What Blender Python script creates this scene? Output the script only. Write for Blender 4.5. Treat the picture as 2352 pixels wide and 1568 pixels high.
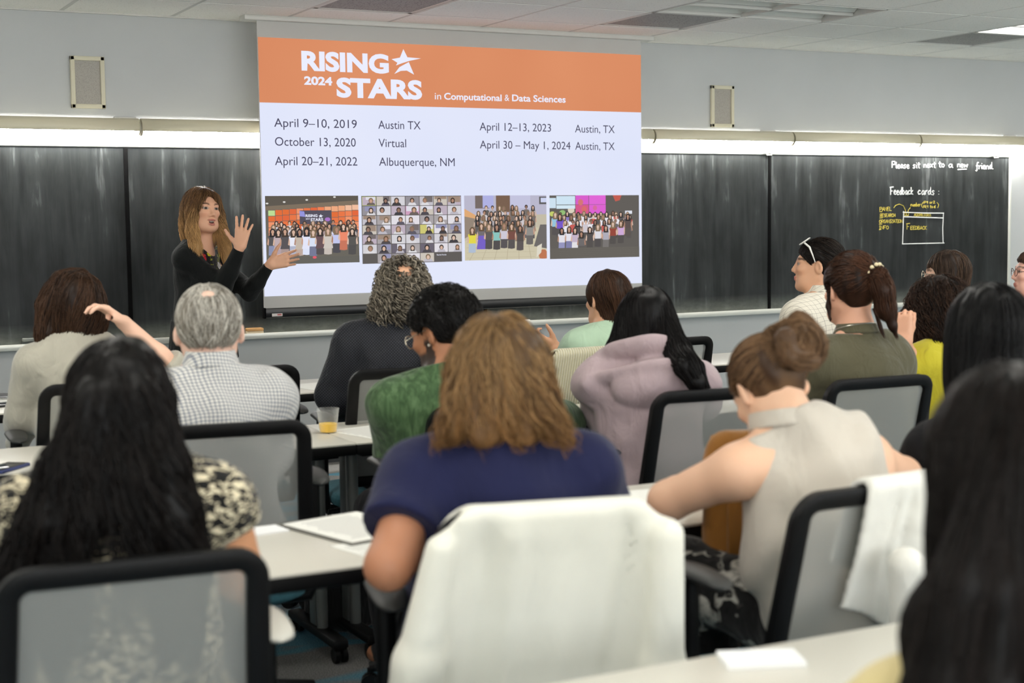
import bpy, bmesh, math, random
import numpy as np
from mathutils import Matrix, Vector

for o in list(bpy.data.objects):
    bpy.data.objects.remove(o, do_unlink=True)
SC = bpy.context.scene
COL = SC.collection
R = math.radians

# ------------------------------------------------------------------ camera, world, exposure
FPX = 3415.66                      # focal length in pixels of the 2352 x 1568 frame
YAW, PITCH, ROLL = 0.478935, 0.082172, -0.0118656
CAM_H = 1.46078
WALL_Y = 8.46394                   # front wall
CEIL_Z = 2.62212
GRID_X, GRID_Y = 5.90246, WALL_Y - 0.61455
def cam_axes():
    f = np.array([math.sin(YAW)*math.cos(PITCH), math.cos(YAW)*math.cos(PITCH), -math.sin(PITCH)])
    r = np.array([math.cos(YAW), -math.sin(YAW), 0.0]); u = np.cross(r, f)
    c, s = math.cos(ROLL), math.sin(ROLL)
    return f, c*r + s*u, -s*r + c*u
CF, CR, CU = cam_axes()
cam_data = bpy.data.cameras.new('camera')
cam = bpy.data.objects.new('camera', cam_data); COL.objects.link(cam)
m = Matrix.Identity(4)
for i in range(3):
    m[i][0] = CR[i]; m[i][1] = CU[i]; m[i][2] = -CF[i]
m[2][3] = CAM_H
cam.matrix_world = m
cam_data.sensor_fit = 'HORIZONTAL'; cam_data.sensor_width = 36.0
cam_data.lens = FPX/2352*36
cam_data.clip_start = 0.05
cam_data.dof.use_dof = True
cam_data.dof.focus_distance = 7.5
cam_data.dof.aperture_fstop = 3.4
SC.camera = cam
SC.view_settings.view_transform = 'Standard'
SC.view_settings.look = 'None'
SC.view_settings.exposure = 0.0
SC.view_settings.gamma = 1.0
SC.view_settings.use_curve_mapping = False
world = bpy.data.worlds.new('world'); SC.world = world
world.use_nodes = True
world.node_tree.nodes['Background'].inputs[0].default_value = (0.55, 0.6, 0.68, 1)
world.node_tree.nodes['Background'].inputs[1].default_value = 0.12
TROFFER_W = 6.2
TUBE_STRENGTH = 75.0
ADDED_WINDOW_STRENGTH = 7.0  # glow of the added fill windows
SCREEN_GAIN = 1.0
LIGHT_COL = (1.0, 0.965, 0.90)

def ray(px, py):
    return CF + CR*((px-1176)/FPX) - CU*((py-784)/FPX)
def at_y(px, py, y):
    d = ray(px, py); return d*(y/d[1]) + np.array([0, 0, CAM_H])
def at_z(px, py, z):
    d = ray(px, py); return d*((z-CAM_H)/d[2]) + np.array([0, 0, CAM_H])

# ------------------------------------------------------------------ materials
def lin(c):
    return tuple(((v/255)/12.92 if v/255 <= 0.04045 else ((v/255+0.055)/1.055)**2.4) for v in c)
MATS = {}
def new_mat(name):
    m = bpy.data.materials.new(name); m.use_nodes = True
    nt = m.node_tree; b = nt.nodes['Principled BSDF']
    MATS[name] = m
    return m, nt, b
def nd(nt, t, **kw):
    n = nt.nodes.new(t)
    for k, v in kw.items(): setattr(n, k, v)
    return n
def obj_coord(nt, scale=(1, 1, 1), rot=(0, 0, 0)):
    tc = nd(nt, 'ShaderNodeTexCoord'); mp = nd(nt, 'ShaderNodeMapping')
    mp.inputs['Scale'].default_value = scale; mp.inputs['Rotation'].default_value = rot
    nt.links.new(tc.outputs['Object'], mp.inputs['Vector'])
    return mp.outputs['Vector']
def noise(nt, vec, scale, detail=4, rough=0.55, dist=0.0):
    n = nd(nt, 'ShaderNodeTexNoise'); n.inputs['Scale'].default_value = scale
    n.inputs['Detail'].default_value = detail; n.inputs['Roughness'].default_value = rough
    n.inputs['Distortion'].default_value = dist
    nt.links.new(vec, n.inputs['Vector']); return n.outputs['Fac']
def ramp(nt, fac, stops):
    r = nd(nt, 'ShaderNodeValToRGB'); e = r.color_ramp.elements
    while len(e) < len(stops): e.new(0.5)
    for el, (p, c) in zip(e, stops):
        el.position = p; el.color = (c[0], c[1], c[2], 1)
    nt.links.new(fac, r.inputs['Fac']); return r.outputs['Color']
def bump(nt, b, h, strength=0.3, dist=0.01):
    n = nd(nt, 'ShaderNodeBump'); n.inputs['Strength'].default_value = strength
    n.inputs['Distance'].default_value = dist
    nt.links.new(h, n.inputs['Height']); nt.links.new(n.outputs['Normal'], b.inputs['Normal'])
def math_n(nt, op, a, b=None):
    n = nd(nt, 'ShaderNodeMath', operation=op)
    for k, v in enumerate((a, b)):
        if v is None: continue
        if isinstance(v, (int, float)): n.inputs[k].default_value = v
        else: nt.links.new(v, n.inputs[k])
    return n.outputs[0]
def mixc(nt, fac, a, b):
    n = nd(nt, 'ShaderNodeMix', data_type='RGBA')
    for sock, v in ((n.inputs[0], fac), (n.inputs[6], a), (n.inputs[7], b)):
        if isinstance(v, (int, float)): sock.default_value = v
        elif isinstance(v, tuple): sock.default_value = (v[0], v[1], v[2], 1)
        else: nt.links.new(v, sock)
    return n.outputs[2]
def plain(name, rgb, rough=0.5, metal=0.0, var=0.0, vscale=20, bmp=0.0, bscale=60, spec=0.5, sheen=0.0):
    """a principled material with a little procedural variation of its own"""
    if name in MATS: return MATS[name]
    m, nt, b = new_mat(name)
    c = lin(rgb)
    b.inputs['Roughness'].default_value = rough; b.inputs['Metallic'].default_value = metal
    b.inputs['Specular IOR Level'].default_value = spec
    b.inputs['Sheen Weight'].default_value = sheen
    b.inputs['Base Color'].default_value = (*c, 1)
    v = obj_coord(nt)
    if var:
        f = noise(nt, v, vscale)
        col = ramp(nt, f, [(0.3, tuple(x*(1-var) for x in c)), (0.7, tuple(min(1, x*(1+var)) for x in c))])
        nt.links.new(col, b.inputs['Base Color'])
    if bmp:
        bump(nt, b, noise(nt, v, bscale), bmp, 0.01)
    return m
def emis(name, rgb, strength=1.0):
    if name in MATS: return MATS[name]
    m, nt, b = new_mat(name)
    e = nd(nt, 'ShaderNodeEmission'); e.inputs[0].default_value = (*lin(rgb), 1); e.inputs[1].default_value = strength
    nt.links.new(e.outputs[0], nt.nodes['Material Output'].inputs[0]); return m
def col_attr_mat(name, rough=0.5, spec=0.4, sheen=0.0, bmp=0.0, bscale=80, emit=0.0, sss=0.0, aniso=None):
    if name in MATS: return MATS[name]
    m, nt, b = new_mat(name)
    a = nd(nt, 'ShaderNodeAttribute', attribute_name='Col')
    if emit:
        e = nd(nt, 'ShaderNodeEmission'); e.inputs[1].default_value = emit
        nt.links.new(a.outputs['Color'], e.inputs[0]); nt.links.new(e.outputs[0], nt.nodes['Material Output'].inputs[0]); return m
    nt.links.new(a.outputs['Color'], b.inputs['Base Color'])
    b.inputs['Roughness'].default_value = rough; b.inputs['Specular IOR Level'].default_value = spec
    b.inputs['Sheen Weight'].default_value = sheen
    if sss:
        b.inputs['Subsurface Weight'].default_value = sss
        b.inputs['Subsurface Radius'].default_value = (0.012, 0.005, 0.003)
        b.inputs['Subsurface Scale'].default_value = 0.5
    if bmp: bump(nt, b, noise(nt, obj_coord(nt, aniso or (1, 1, 1)), bscale), bmp, 0.004)
    return m

# ------------------------------------------------------------------ objects
def link(name, me, mat=None, parent=None, loc=None, rotz=None):
    o = bpy.data.objects.new(name, me); COL.objects.link(o)
    if mat is not None:
        for mm in (mat if isinstance(mat, (list, tuple)) else [mat]): me.materials.append(mm)
    if parent is not None: o.parent = parent
    if loc is not None: o.location = loc
    if rotz is not None: o.rotation_euler = (0, 0, rotz)
    return o
def tag(o, label=None, cat=None, group=None, kind=None):
    for k, v in (('label', label), ('category', cat), ('group', group), ('kind', kind)):
        if v: o[k] = v
    return o
def thing(name, label, cat, loc=(0, 0, 0), rotz=0.0, group=None):
    o = bpy.data.objects.new(name, None); COL.objects.link(o)
    o.empty_display_size = 0.05
    o.location = loc; o.rotation_euler = (0, 0, rotz)
    return tag(o, label, cat, group)
def children(o):
    return [c for c in bpy.data.objects if c.parent == o]
def copy_tree(o, parent=None):
    c = o.copy(); COL.objects.link(c)
    c.parent = parent
    for ch in children(o): copy_tree(ch, c)
    return c

class MB:
    """collects solids and links them as ONE mesh object"""
    def __init__(s): s.bm = bmesh.new()
    def _add(s, verts, faces, M=None):
        vs = [s.bm.verts.new((M @ Vector(v)) if M is not None else v) for v in verts]
        for f in faces:
            try: s.bm.faces.new([vs[i] for i in f])
            except ValueError: pass
        return vs
    def box(s, c, size, bevel=0.0, rot=None, seg=2):
        b2 = bmesh.new(); bmesh.ops.create_cube(b2, size=1.0)
        for v in b2.verts: v.co = Vector((v.co.x*size[0], v.co.y*size[1], v.co.z*size[2]))
        if bevel: bmesh.ops.bevel(b2, geom=list(b2.edges), offset=bevel, segments=seg, affect='EDGES', profile=0.5)
        M = Matrix.Translation(c) @ (rot.to_4x4() if rot is not None else Matrix.Identity(4))
        b2.verts.index_update()
        s._add([v.co.copy() for v in b2.verts], [[v.index for v in f.verts] for f in b2.faces], M)
        b2.free(); return s
    def tube(s, pts, r, n=10, caps=True, close=False, up=None):
        pts = [Vector(p) for p in pts]; k = len(pts)
        rr = r if isinstance(r, (list, tuple)) else [r]*k
        rings = []; up = Vector(up) if up is not None else None
        for i, p in enumerate(pts):
            a = pts[(i-1) % k] if (i or close) else p; b = pts[(i+1) % k] if (i < k-1 or close) else p
            t = (b-a) if (b-a).length > 1e-6 else (p-a)
            t = t.normalized()
            if up is None or t.cross(up).length < 0.05:
                up = Vector((0, 0, 1)) if abs(t.z) < 0.9 else Vector((1, 0, 0))
            sd = t.cross(up).normalized(); up = sd.cross(t).normalized()
            rings.append([s.bm.verts.new(p + (sd*math.cos(2*math.pi*j/n) + up*math.sin(2*math.pi*j/n))*rr[i]) for j in range(n)])
        m_ = k if close else k-1
        for i in range(m_):
            A, B = rings[i], rings[(i+1) % k]
            for j in range(n): s.bm.faces.new((A[j], A[(j+1) % n], B[(j+1) % n], B[j]))
        if caps and not close:
            s.bm.faces.new(rings[0][::-1]); s.bm.faces.new(rings[-1])
        return s
    def lathe(s, prof, c=(0, 0, 0), n=24):
        rings = [[s.bm.verts.new((c[0]+r*math.cos(2*math.pi*j/n), c[1]+r*math.sin(2*math.pi*j/n), c[2]+z)) for j in range(n)] for r, z in prof]
        for A, B in zip(rings, rings[1:]):
            for j in range(n): s.bm.faces.new((A[j], A[(j+1) % n], B[(j+1) % n], B[j]))
        if prof[0][0] > 1e-4: s.bm.faces.new(rings[0][::-1])
        if prof[-1][0] > 1e-4: s.bm.faces.new(rings[-1])
        return s
    def grid(s, fn, nu, nv):
        vs = [[s.bm.verts.new(fn(i/nu, j/nv)) for j in range(nv+1)] for i in range(nu+1)]
        for i in range(nu):
            for j in range(nv): s.bm.faces.new((vs[i][j], vs[i+1][j], vs[i+1][j+1], vs[i][j+1]))
        return s
    def poly(s, pts):
        s.bm.faces.new([s.bm.verts.new(p) for p in pts]); return s
    def build(s, name, mat, parent=None, loc=None, rotz=None, smooth=True, angle=35, recalc=True):
        if recalc: bmesh.ops.recalc_face_normals(s.bm, faces=s.bm.faces)
        for f in s.bm.faces: f.smooth = smooth
        if smooth:
            lim = R(angle)
            for e in s.bm.edges:
                if len(e.link_faces) == 2 and e.calc_face_angle(0) > lim: e.smooth = False
        me = bpy.data.meshes.new(name); s.bm.to_mesh(me); s.bm.free()
        return link(name, me, mat, parent, loc, rotz)

def np_mesh(name, V, F, col=None, smooth=True):
    me = bpy.data.meshes.new(name)
    V = np.ascontiguousarray(V, np.float32); F = np.ascontiguousarray(F, np.int32)
    k = F.shape[1]
    me.vertices.add(len(V)); me.vertices.foreach_set('co', V.ravel())
    me.loops.add(F.size); me.loops.foreach_set('vertex_index', F.ravel())
    me.polygons.add(len(F))
    me.polygons.foreach_set('loop_start', np.arange(0, F.size, k, dtype=np.int32))
    me.polygons.foreach_set('loop_total', np.full(len(F), k, np.int32))
    if smooth: me.polygons.foreach_set('use_smooth', np.ones(len(F), bool))
    me.update(calc_edges=True)
    if col is not None:
        a = me.color_attributes.new('Col', 'FLOAT_COLOR', 'POINT')
        c4 = np.ones((len(V), 4), np.float32); c4[:, :3] = col
        a.data.foreach_set('color', c4.ravel())
    return me

# ------------------------------------------------------------------ implicit surfaces
def A3(*v): return np.array(v if len(v) == 3 else v[0], float)
def cone(a, b, ra, rb):
    a = A3(a); b = A3(b); ab = b-a; L2 = max(float(ab @ ab), 1e-9)
    def f(P):
        h = np.clip((P-a) @ ab / L2, 0, 1)
        return np.linalg.norm(P-a-h[:, None]*ab, axis=1) - (ra+(rb-ra)*h)
    return f
def ell(c, r, M=None):
    c = A3(c); r = A3(r)
    def f(P):
        q = P-c
        if M is not None: q = q @ M          # columns of M are the axes
        k0 = np.linalg.norm(q/r, axis=1); k1 = np.linalg.norm(q/(r*r), axis=1)
        return k0*(k0-1.0)/np.maximum(k1, 1e-6)
    return f
def rbox(c, h, r, M=None):
    c = A3(c); h = A3(h)
    def f(P):
        q = P-c
        if M is not None: q = q @ M
        q = np.abs(q)-(h-r)
        return np.linalg.norm(np.maximum(q, 0), axis=1)+np.minimum(q.max(axis=1), 0)-r
    return f
def plane(p, n):                              # positive on the side n points to
    p = A3(p); n = A3(n)/np.linalg.norm(A3(n))
    return lambda P: (P-p) @ n
def smin(a, b, k):
    h = np.maximum(k-np.abs(a-b), 0)/k
    return np.minimum(a, b)-h*h*k*0.25
def smax(a, b, k): return -smin(-a, -b, k)
def union(fs, k=0.0):
    def f(P):
        d = fs[0](P)
        for g in fs[1:]:
            d = smin(d, g(P), k) if k else np.minimum(d, g(P))
        return d
    return f
def grow(f, t): return lambda P: f(P)-t
def cut(f, *gs, k=0.004):                     # keep where every g is negative
    def h(P):
        d = f(P)
        for g in gs: d = smax(d, g(P), k)
        return d
    return h
def minus(f, g, k=0.004):
    return lambda P: smax(f(P), -g(P), k)
def wob(seed, freq, n=6, aniso=(1, 1, 1)):    # smooth random field
    rs = np.random.RandomState(seed)
    W = rs.normal(size=(n, 3)); W /= np.linalg.norm(W, axis=1)[:, None]
    W = W*freq*rs.uniform(0.6, 1.5, size=(n, 1))*np.array(aniso); ph = rs.uniform(0, 6.28, n)
    def f(P): return np.sin(P @ W.T + ph).sum(axis=1)/math.sqrt(n)
    return f
def displaced(f, g, amp): return lambda P: f(P)+amp*g(P)

def polygonise(f, lo, hi, h):
    """surface nets over the sparse set of cells near the surface"""
    B = 4
    lo = A3(lo)-2*h; hi = A3(hi)+2*h
    nc = np.maximum(np.ceil((hi-lo)/(h*B)).astype(int), 1)
    n = nc*B+1
    ci = np.stack(np.meshgrid(*[np.arange(k) for k in nc], indexing='ij'), -1).reshape(-1, 3)
    d = f(lo+(ci+0.5)*h*B)
    act = ci[np.abs(d) < h*B*1.25]
    S = np.array([n[1]*n[2], n[2], 1])
    off = np.stack(np.meshgrid(*[np.arange(B+1)]*3, indexing='ij'), -1).reshape(-1, 3)
    keys = np.unique(((act*B) @ S)[:, None]+(off @ S)[None, :])
    ijk = np.stack([keys//S[0], (keys//S[1]) % n[1], keys % n[2]], 1)
    P = lo+ijk*h
    val = np.empty(len(keys))
    for s in range(0, len(keys), 400000): val[s:s+400000] = f(P[s:s+400000])
    v = np.full(int(np.prod(n)), np.nan, np.float32); v[keys] = val
    ok = (ijk < n-1).all(axis=1)
    ck = keys[ok]
    co = [np.array(c) for c in ((0,0,0),(1,0,0),(0,1,0),(1,1,0),(0,0,1),(1,0,1),(0,1,1),(1,1,1))]
    cv = np.stack([v[ck+c @ S] for c in co], 1)
    good = ~np.isnan(cv).any(axis=1)
    good &= (cv.min(axis=1) < 0) & (cv.max(axis=1) >= 0)
    ck = ck[good]; cv = cv[good]
    ci = ijk[ok][good]
    acc = np.zeros((len(ck), 3)); cnt = np.zeros(len(ck))
    for a in range(8):
        for ax in range(3):
            if co[a][ax]: continue
            b = a+(1, 2, 4)[ax]
            va, vb = cv[:, a], cv[:, b]
            x = (va < 0) != (vb < 0)
            t = np.where(x, va/np.where(x, va-vb, 1), 0)
            p = np.repeat(co[a][None].astype(float), len(ck), 0); p[:, ax] += t
            acc += p*x[:, None]; cnt += x
    V = lo+(ci+acc/np.maximum(cnt, 1)[:, None])*h
    F = []
    for ax in range(3):
        b, c = (ax+1) % 3, (ax+2) % 3
        i0 = keys[(ijk[:, ax] < n[ax]-1) & (ijk[:, b] > 0) & (ijk[:, c] > 0)]
        v0, v1 = v[i0], v[i0+S[ax]]
        x = ((v0 < 0) != (v1 < 0)) & ~np.isnan(v0) & ~np.isnan(v1)
        i0 = i0[x]; inside = v0[x] < 0
        q = np.stack([i0-S[b]-S[c], i0-S[c], i0, i0-S[b]], 1)
        pos = np.searchsorted(ck, q); pos = np.minimum(pos, len(ck)-1)
        okq = (ck[pos] == q).all(axis=1)
        pos = pos[okq]; inside = inside[okq]
        pos[~inside] = pos[~inside][:, ::-1]
        F.append(pos)
    return V, np.concatenate(F)
def grad(f, P, e=0.004):
    g = np.stack([f(P+np.eye(3)[i]*e)-f(P-np.eye(3)[i]*e) for i in range(3)], 1)
    return g/np.maximum(np.linalg.norm(g, axis=1), 1e-6)[:, None]
def unit(v): return v/np.maximum(np.linalg.norm(v, axis=-1, keepdims=True), 1e-9)

def tubes(paths, rad, cols, nside=3):
    """paths N x K x 3 -> one soup of thin tapered tubes"""
    N, K, _ = paths.shape
    t = unit(np.gradient(paths, axis=1))
    ref = np.array([0.31, 0.83, 0.46]); s = unit(np.cross(t, ref)); u = np.cross(s, t)
    prof = np.linspace(0, 1, K); w = rad[:, None]*np.clip(np.minimum(1.0, (1-prof)*3+0.12), 0, 1)[None]
    ang = np.arange(nside)*2*math.pi/nside
    V = paths[:, :, None]+(s[:, :, None]*np.cos(ang)[:, None]+u[:, :, None]*np.sin(ang)[:, None])*w[:, :, None, None]
    idx = np.arange(N*K*nside).reshape(N, K, nside)
    a = idx[:, :-1]; b = idx[:, 1:]
    F = np.stack([a, np.roll(a, -1, 2), np.roll(b, -1, 2), b], -1).reshape(-1, 4)
    C = np.repeat(cols, nside, axis=1).reshape(-1, 3) if cols.ndim == 3 else np.repeat(cols, K*nside, axis=0)
    return V.reshape(-1, 3), F, C
# ------------------------------------------------------------------ people
def rotz(a): c, s = math.cos(a), math.sin(a); return np.array([[c, -s, 0], [s, c, 0], [0, 0, 1.0]])
def rotx(a): c, s = math.cos(a), math.sin(a); return np.array([[1.0, 0, 0], [0, c, -s], [0, s, c]])
def roty(a): c, s = math.cos(a), math.sin(a); return np.array([[c, 0, s], [0, 1.0, 0], [-s, 0, c]])
def rot_about(v, ax, a):
    ax = ax/np.linalg.norm(ax); c, s = math.cos(a), math.sin(a)
    return v*c+np.cross(ax, v)*s+ax*(ax @ v)*(1-c)

SKIN_M = col_attr_mat('skin', rough=0.5, spec=0.35, sss=0.05, bmp=0.06, bscale=300)
HAIR_M = col_attr_mat('hair', rough=0.42, spec=0.16)
SKIN = dict(light=(226, 178, 150), pale=(234, 190, 165), tan=(196, 142, 108), brown=(150, 100, 70), warm=(214, 164, 132), pink=(232, 180, 160))

def hand_prims(w, f, t, n, curl=0.35, spread=0.12, s=1.0, thumb=0.7, curls=None):
    """w wrist, f finger direction, t towards the thumb, n the way the palm faces"""
    w = A3(w); f = unit(A3(f)); t = unit(A3(t)-f*(A3(t) @ f)); n0 = np.cross(f, t)
    n = n0 if n0 @ A3(n) > 0 else -n0
    P = []; F = []
    offs = (0.030, 0.010, -0.011, -0.030); dist = (0.090, 0.094, 0.089, 0.079)
    lens = (0.070, 0.078, 0.072, 0.056); rad = (0.0088, 0.0090, 0.0085, 0.0076)
    spr = (1.0, 0.25, -0.45, -1.3)
    for i in range(4):
        k = w+(f*dist[i]+t*offs[i])*s-n*0.003*s
        P.append(cone(w+(f*0.012+t*offs[i]*0.62)*s, k, 0.0150*s, 0.0108*s))
        ax = np.cross(f, n)                       # curl axis
        d = rot_about(f, n, spr[i]*spread*(1 if n @ np.cross(f, t) > 0 else -1))
        c = (curls[i] if curls else curl)
        p = k; r = rad[i]*s; fp = []
        for seg, kf in zip((0.46, 0.30, 0.24), (0.6, 1.1, 0.7)):
            d = rot_about(d, ax, c*kf)
            q = p+d*lens[i]*seg*s
            fp.append(cone(p, q, r, r*0.93)); r *= 0.93; p = q
        F.append(union(fp, 0.003))
    m0 = w+(f*0.022+t*0.024+n*0.004)*s
    d = unit(f*0.62+t*thumb+n*0.25); fp = [cone(w+f*0.008*s+t*0.012*s, m0+d*0.036*s, 0.0165*s, 0.0120*s)]
    p = m0+d*0.036*s; r = 0.0108*s
    for L in (0.032, 0.026):
        d = unit(d+f*0.22); q = p+d*L*s; fp.append(cone(p, q, r, r*0.86)); r *= 0.86; p = q
    F.append(union(fp, 0.006))
    palm = union(P, 0.016)
    allf = F[0]
    for g in F[1:]:
        allf = (lambda a, b: (lambda Q: smin(a(Q), b(Q), 0.0025)))(allf, g)
    return lambda Q: smin(palm(Q), allf(Q), 0.008)

class Fig:
    def __init__(s, label, head, face=0.0, drop=0.150, hyaw=0.0, hpitch=0.0, hroll=0.0, lean=(0, 0.03), sw=0.172, bulk=1.0,
                 skin='light', stand=False, arms=None, hs=1.0, mouth_open=False, h=0.008, seat=0.46, beard=None, twist=0.0,
                 brow=(70, 48, 34), legs=None, name='person', lip=(186, 116, 102), neck_r=0.052, chest=0.0):
        s.a = R(face); s.Rb = rotz(s.a); s.h = h
        head = at_y(*head[1:]) if head[0] == 'px' else A3(head); lx, ly = lean
        rootw = head - s.Rb @ np.array([lx, ly, 0]); s.root_loc = np.array([rootw[0], rootw[1], 0.0])
        s.root = thing(name, label, 'person', tuple(s.root_loc), s.a)
        s.hc = np.array([lx, ly, head[2]]); Hz = head[2]
        s.Rh = rotz(R(hyaw)) @ rotx(-R(hpitch)) @ roty(R(hroll)); s.hs = hs
        s.hip = np.array([0, 0, 0.90*Hz/1.525 if stand else seat+0.092]); s.stand = stand
        nk = s.hc + s.Rh @ np.array([0, -0.02, -0.055])*hs
        s.nb = np.array([lx*0.88, ly-0.035-0.05*math.sin(R(hpitch)), Hz-drop+0.03*math.sin(R(hpitch))])
        s.sw = sw; s.bulk = bulk
        sp = unit(s.nb-s.hip); tw = R(twist); s.sx = np.array([math.cos(tw), math.sin(tw), 0])
        yy = unit(np.cross(sp, s.sx)); s.M = np.stack([s.sx, yy, sp], 1); s.sp = sp; s.yy = yy
        s.SL = s.nb - s.sx*sw - sp*0.05; s.SR = s.nb + s.sx*sw - sp*0.05
        s.arms = {}
        arms = arms or {}
        for side, S, sg in (('L', s.SL, -1), ('R', s.SR, 1)):
            a = dict(arms.get(side, {}))
            def res(v, dflt):
                if v is None: return dflt
                if len(v) == 4 and v[0] == 'px': return s.local(at_y(v[1], v[2], v[3]))
                if len(v) == 4 and v[0] == 'w': return s.local(A3(v[1:]))
                return A3(v)
            if 'shoulder' in a:
                S = res(a['shoulder'], S)
                if side == 'L': s.SL = S
                else: s.SR = S
            el = res(a.get('elbow'), np.array([S[0]+sg*0.040, S[1]+0.03, max(S[2]-0.275, 0.800)]))
            wr = res(a.get('wrist'), np.array([sg*0.11, 0.24, 0.665]))
            fd = a.get('f'); 
            fd = s.Rb.T @ A3(fd) if fd is not None and a.get('world') else (A3(fd) if fd is not None else unit(wr-el))
            td = a.get('t'); td = s.Rb.T @ A3(td) if td is not None and a.get('world') else (A3(td) if td is not None else np.array([-sg*0.8, 0.2, 0.3]))
            nn = a.get('n'); nn = s.Rb.T @ A3(nn) if nn is not None and a.get('world') else (A3(nn) if nn is not None else np.array([0, 0, -1.0]))
            s.arms[side] = dict(S=S, E=el, W=wr, f=fd, t=td, n=nn, curl=a.get('curl', 0.45), spread=a.get('spread', 0.08), thumb=a.get('thumb', 0.6), curls=a.get('curls'))
        b = bulk
        up = s.nb-s.hip; L = np.linalg.norm(up)
        cc = s.nb-sp*0.165; s.cc = cc
        s.torso = [ell(cc, (0.150*b*sw/0.172, 0.105*b, 0.185), s.M),
                   ell(s.hip+np.array([0, 0, 0.03]), (0.172*b, 0.128*b, 0.125)),
                   ell(s.hip+up*0.36, (0.142*b, 0.112*b, 0.17), s.M),
                   cone(s.SL-sp*0.006, s.SR-sp*0.006, 0.050, 0.050),
                   ell(s.nb-sp*0.10-yy*0.015, (0.13*sw/0.172, 0.085*b, 0.10), s.M)]
        if chest:
            for sg in (-1, 1): s.torso.append(ell(cc+s.sx*0.075*sg+yy*0.085-sp*0.03, (0.062*chest, 0.055*chest, 0.065*chest), s.M))
        s.trap = [cone(s.nb+sp*0.045, s.nb-s.sx*sw*0.62-sp*0.018, 0.046, 0.040), cone(s.nb+sp*0.045, s.nb+s.sx*sw*0.62-sp*0.018, 0.046, 0.040)]
        q = b**0.5
        s.up = {k: cone(v['S'], v['E'], 0.052*q, 0.041*q) for k, v in s.arms.items()}
        s.fore = {k: union([cone(v['E'], v['E']+(v['W']-v['E'])*0.35, 0.040*q, 0.041*q), cone(v['E']+(v['W']-v['E'])*0.3, v['W'], 0.040*q, 0.026*q)], 0.02) for k, v in s.arms.items()}
        s.hands = {k: hand_prims(v['W'], v['f'], v['t'], v['n'], v['curl'], v['spread'], 0.97*(hs**0.5), v['thumb'], v['curls']) for k, v in s.arms.items()}
        if stand:
            kn = {k: np.array([sg*0.095, 0.02, s.hip[2]*0.52]) for k, sg in (('L', -1), ('R', 1))}
            an = {k: np.array([sg*0.085, -0.01, 0.08]) for k, sg in (('L', -1), ('R', 1))}
        else:
            kn = {k: np.array([sg*0.115, 0.43, seat+0.065]) for k, sg in (('L', -1), ('R', 1))}
            an = {k: np.array([sg*0.10, 0.36, 0.085]) for k, sg in (('L', -1), ('R', 1))}
        if legs: kn.update({k: A3(v) for k, v in legs.items()})
        s.kn, s.an = kn, an
        s.legs = []
        for k, sg in (('L', -1), ('R', 1)):
            hj = s.hip+np.array([sg*0.088, 0.02, -0.01])
            s.legs += [cone(hj, kn[k], 0.082*q, 0.056*q), cone(kn[k], kn[k]+(an[k]-kn[k])*0.35, 0.054*q, 0.052*q), cone(kn[k]+(an[k]-kn[k])*0.3, an[k], 0.053*q, 0.036*q)]
        s.feet = {k: cone(an[k]+np.array([0, -0.02, -0.045]), an[k]+np.array([0.01 if k == 'R' else -0.01, 0.15, -0.055]), 0.036, 0.028) for k in an}
        # head (in its own frame, metres for an average head)
        hp = [ell((0, -0.014, 0.030), (0.0745, 0.094, 0.086)), ell((0, 0.030, -0.022), (0.060, 0.066, 0.082)),
              cone((-0.028, 0.045, -0.078), (0.028, 0.045, -0.078), 0.030, 0.030), ell((0, 0.072, -0.096), (0.024, 0.021, 0.020)),
              cone((-0.050, -0.005, -0.045), (-0.030, 0.045, -0.080), 0.022, 0.022), cone((0.050, -0.005, -0.045), (0.030, 0.045, -0.080), 0.022, 0.022)]
        face = union(hp, 0.03)
        feat = [cone((-0.036, 0.077, 0.026), (0.036, 0.077, 0.026), 0.0125, 0.0125), ell((-0.036, 0.066, -0.016), (0.024, 0.024, 0.017)), ell((0.036, 0.066, -0.016), (0.024, 0.024, 0.017))]
        nose = union([cone((0, 0.089, 0.014), (0, 0.1065, -0.023), 0.0080, 0.0108), ell((-0.0125, 0.096, -0.030), (0.0080, 0.010, 0.0075)), ell((0.0125, 0.096, -0.030), (0.0080, 0.010, 0.0075))], 0.008)
        lips = union([ell((0, 0.093, -0.054), (0.023, 0.0105, 0.0065)), ell((0, 0.092, -0.0645 - (0.011 if mouth_open else 0)), (0.020, 0.0105, 0.0070))], 0.004)
        sock = union([ell((-0.032, 0.101, 0.009), (0.017, 0.017, 0.0115)), ell((0.032, 0.101, 0.009), (0.017, 0.017, 0.0115))])
        eyes = union([ell((-0.031, 0.077, 0.009), (0.0135, 0.0125, 0.0125)), ell((0.031, 0.077, 0.009), (0.0135, 0.0125, 0.0125))])
        mouth = ell((0, 0.100, -0.0645), (0.017, 0.018, 0.0075))
        ears = []
        for sg in (-1, 1):
            Me = rotz(sg*0.55) @ rotx(-0.2)
            o = ell((sg*0.081, -0.010, -0.002), (0.0095, 0.0200, 0.0320), Me)
            inn = ell((sg*0.090, -0.004, 0.002), (0.009, 0.010, 0.018), Me)
            ears.append((lambda o, inn: lambda Q: smax(o(Q), -inn(Q), 0.006))(o, inn))
        def headf(P):
            q = ((P-s.hc) @ s.Rh)/hs
            d = face(q)
            for g in feat: d = smin(d, g(q), 0.02)
            d = smax(d, -sock(q), 0.014)
            d = smin(d, nose(q), 0.010); d = smin(d, eyes(q), 0.002); d = smin(d, lips(q), 0.006)
            if mouth_open: d = smax(d, -mouth(q), 0.003)
            for g in ears: d = smin(d, g(q), 0.007)
            return d*hs
        s.headf = headf
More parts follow.
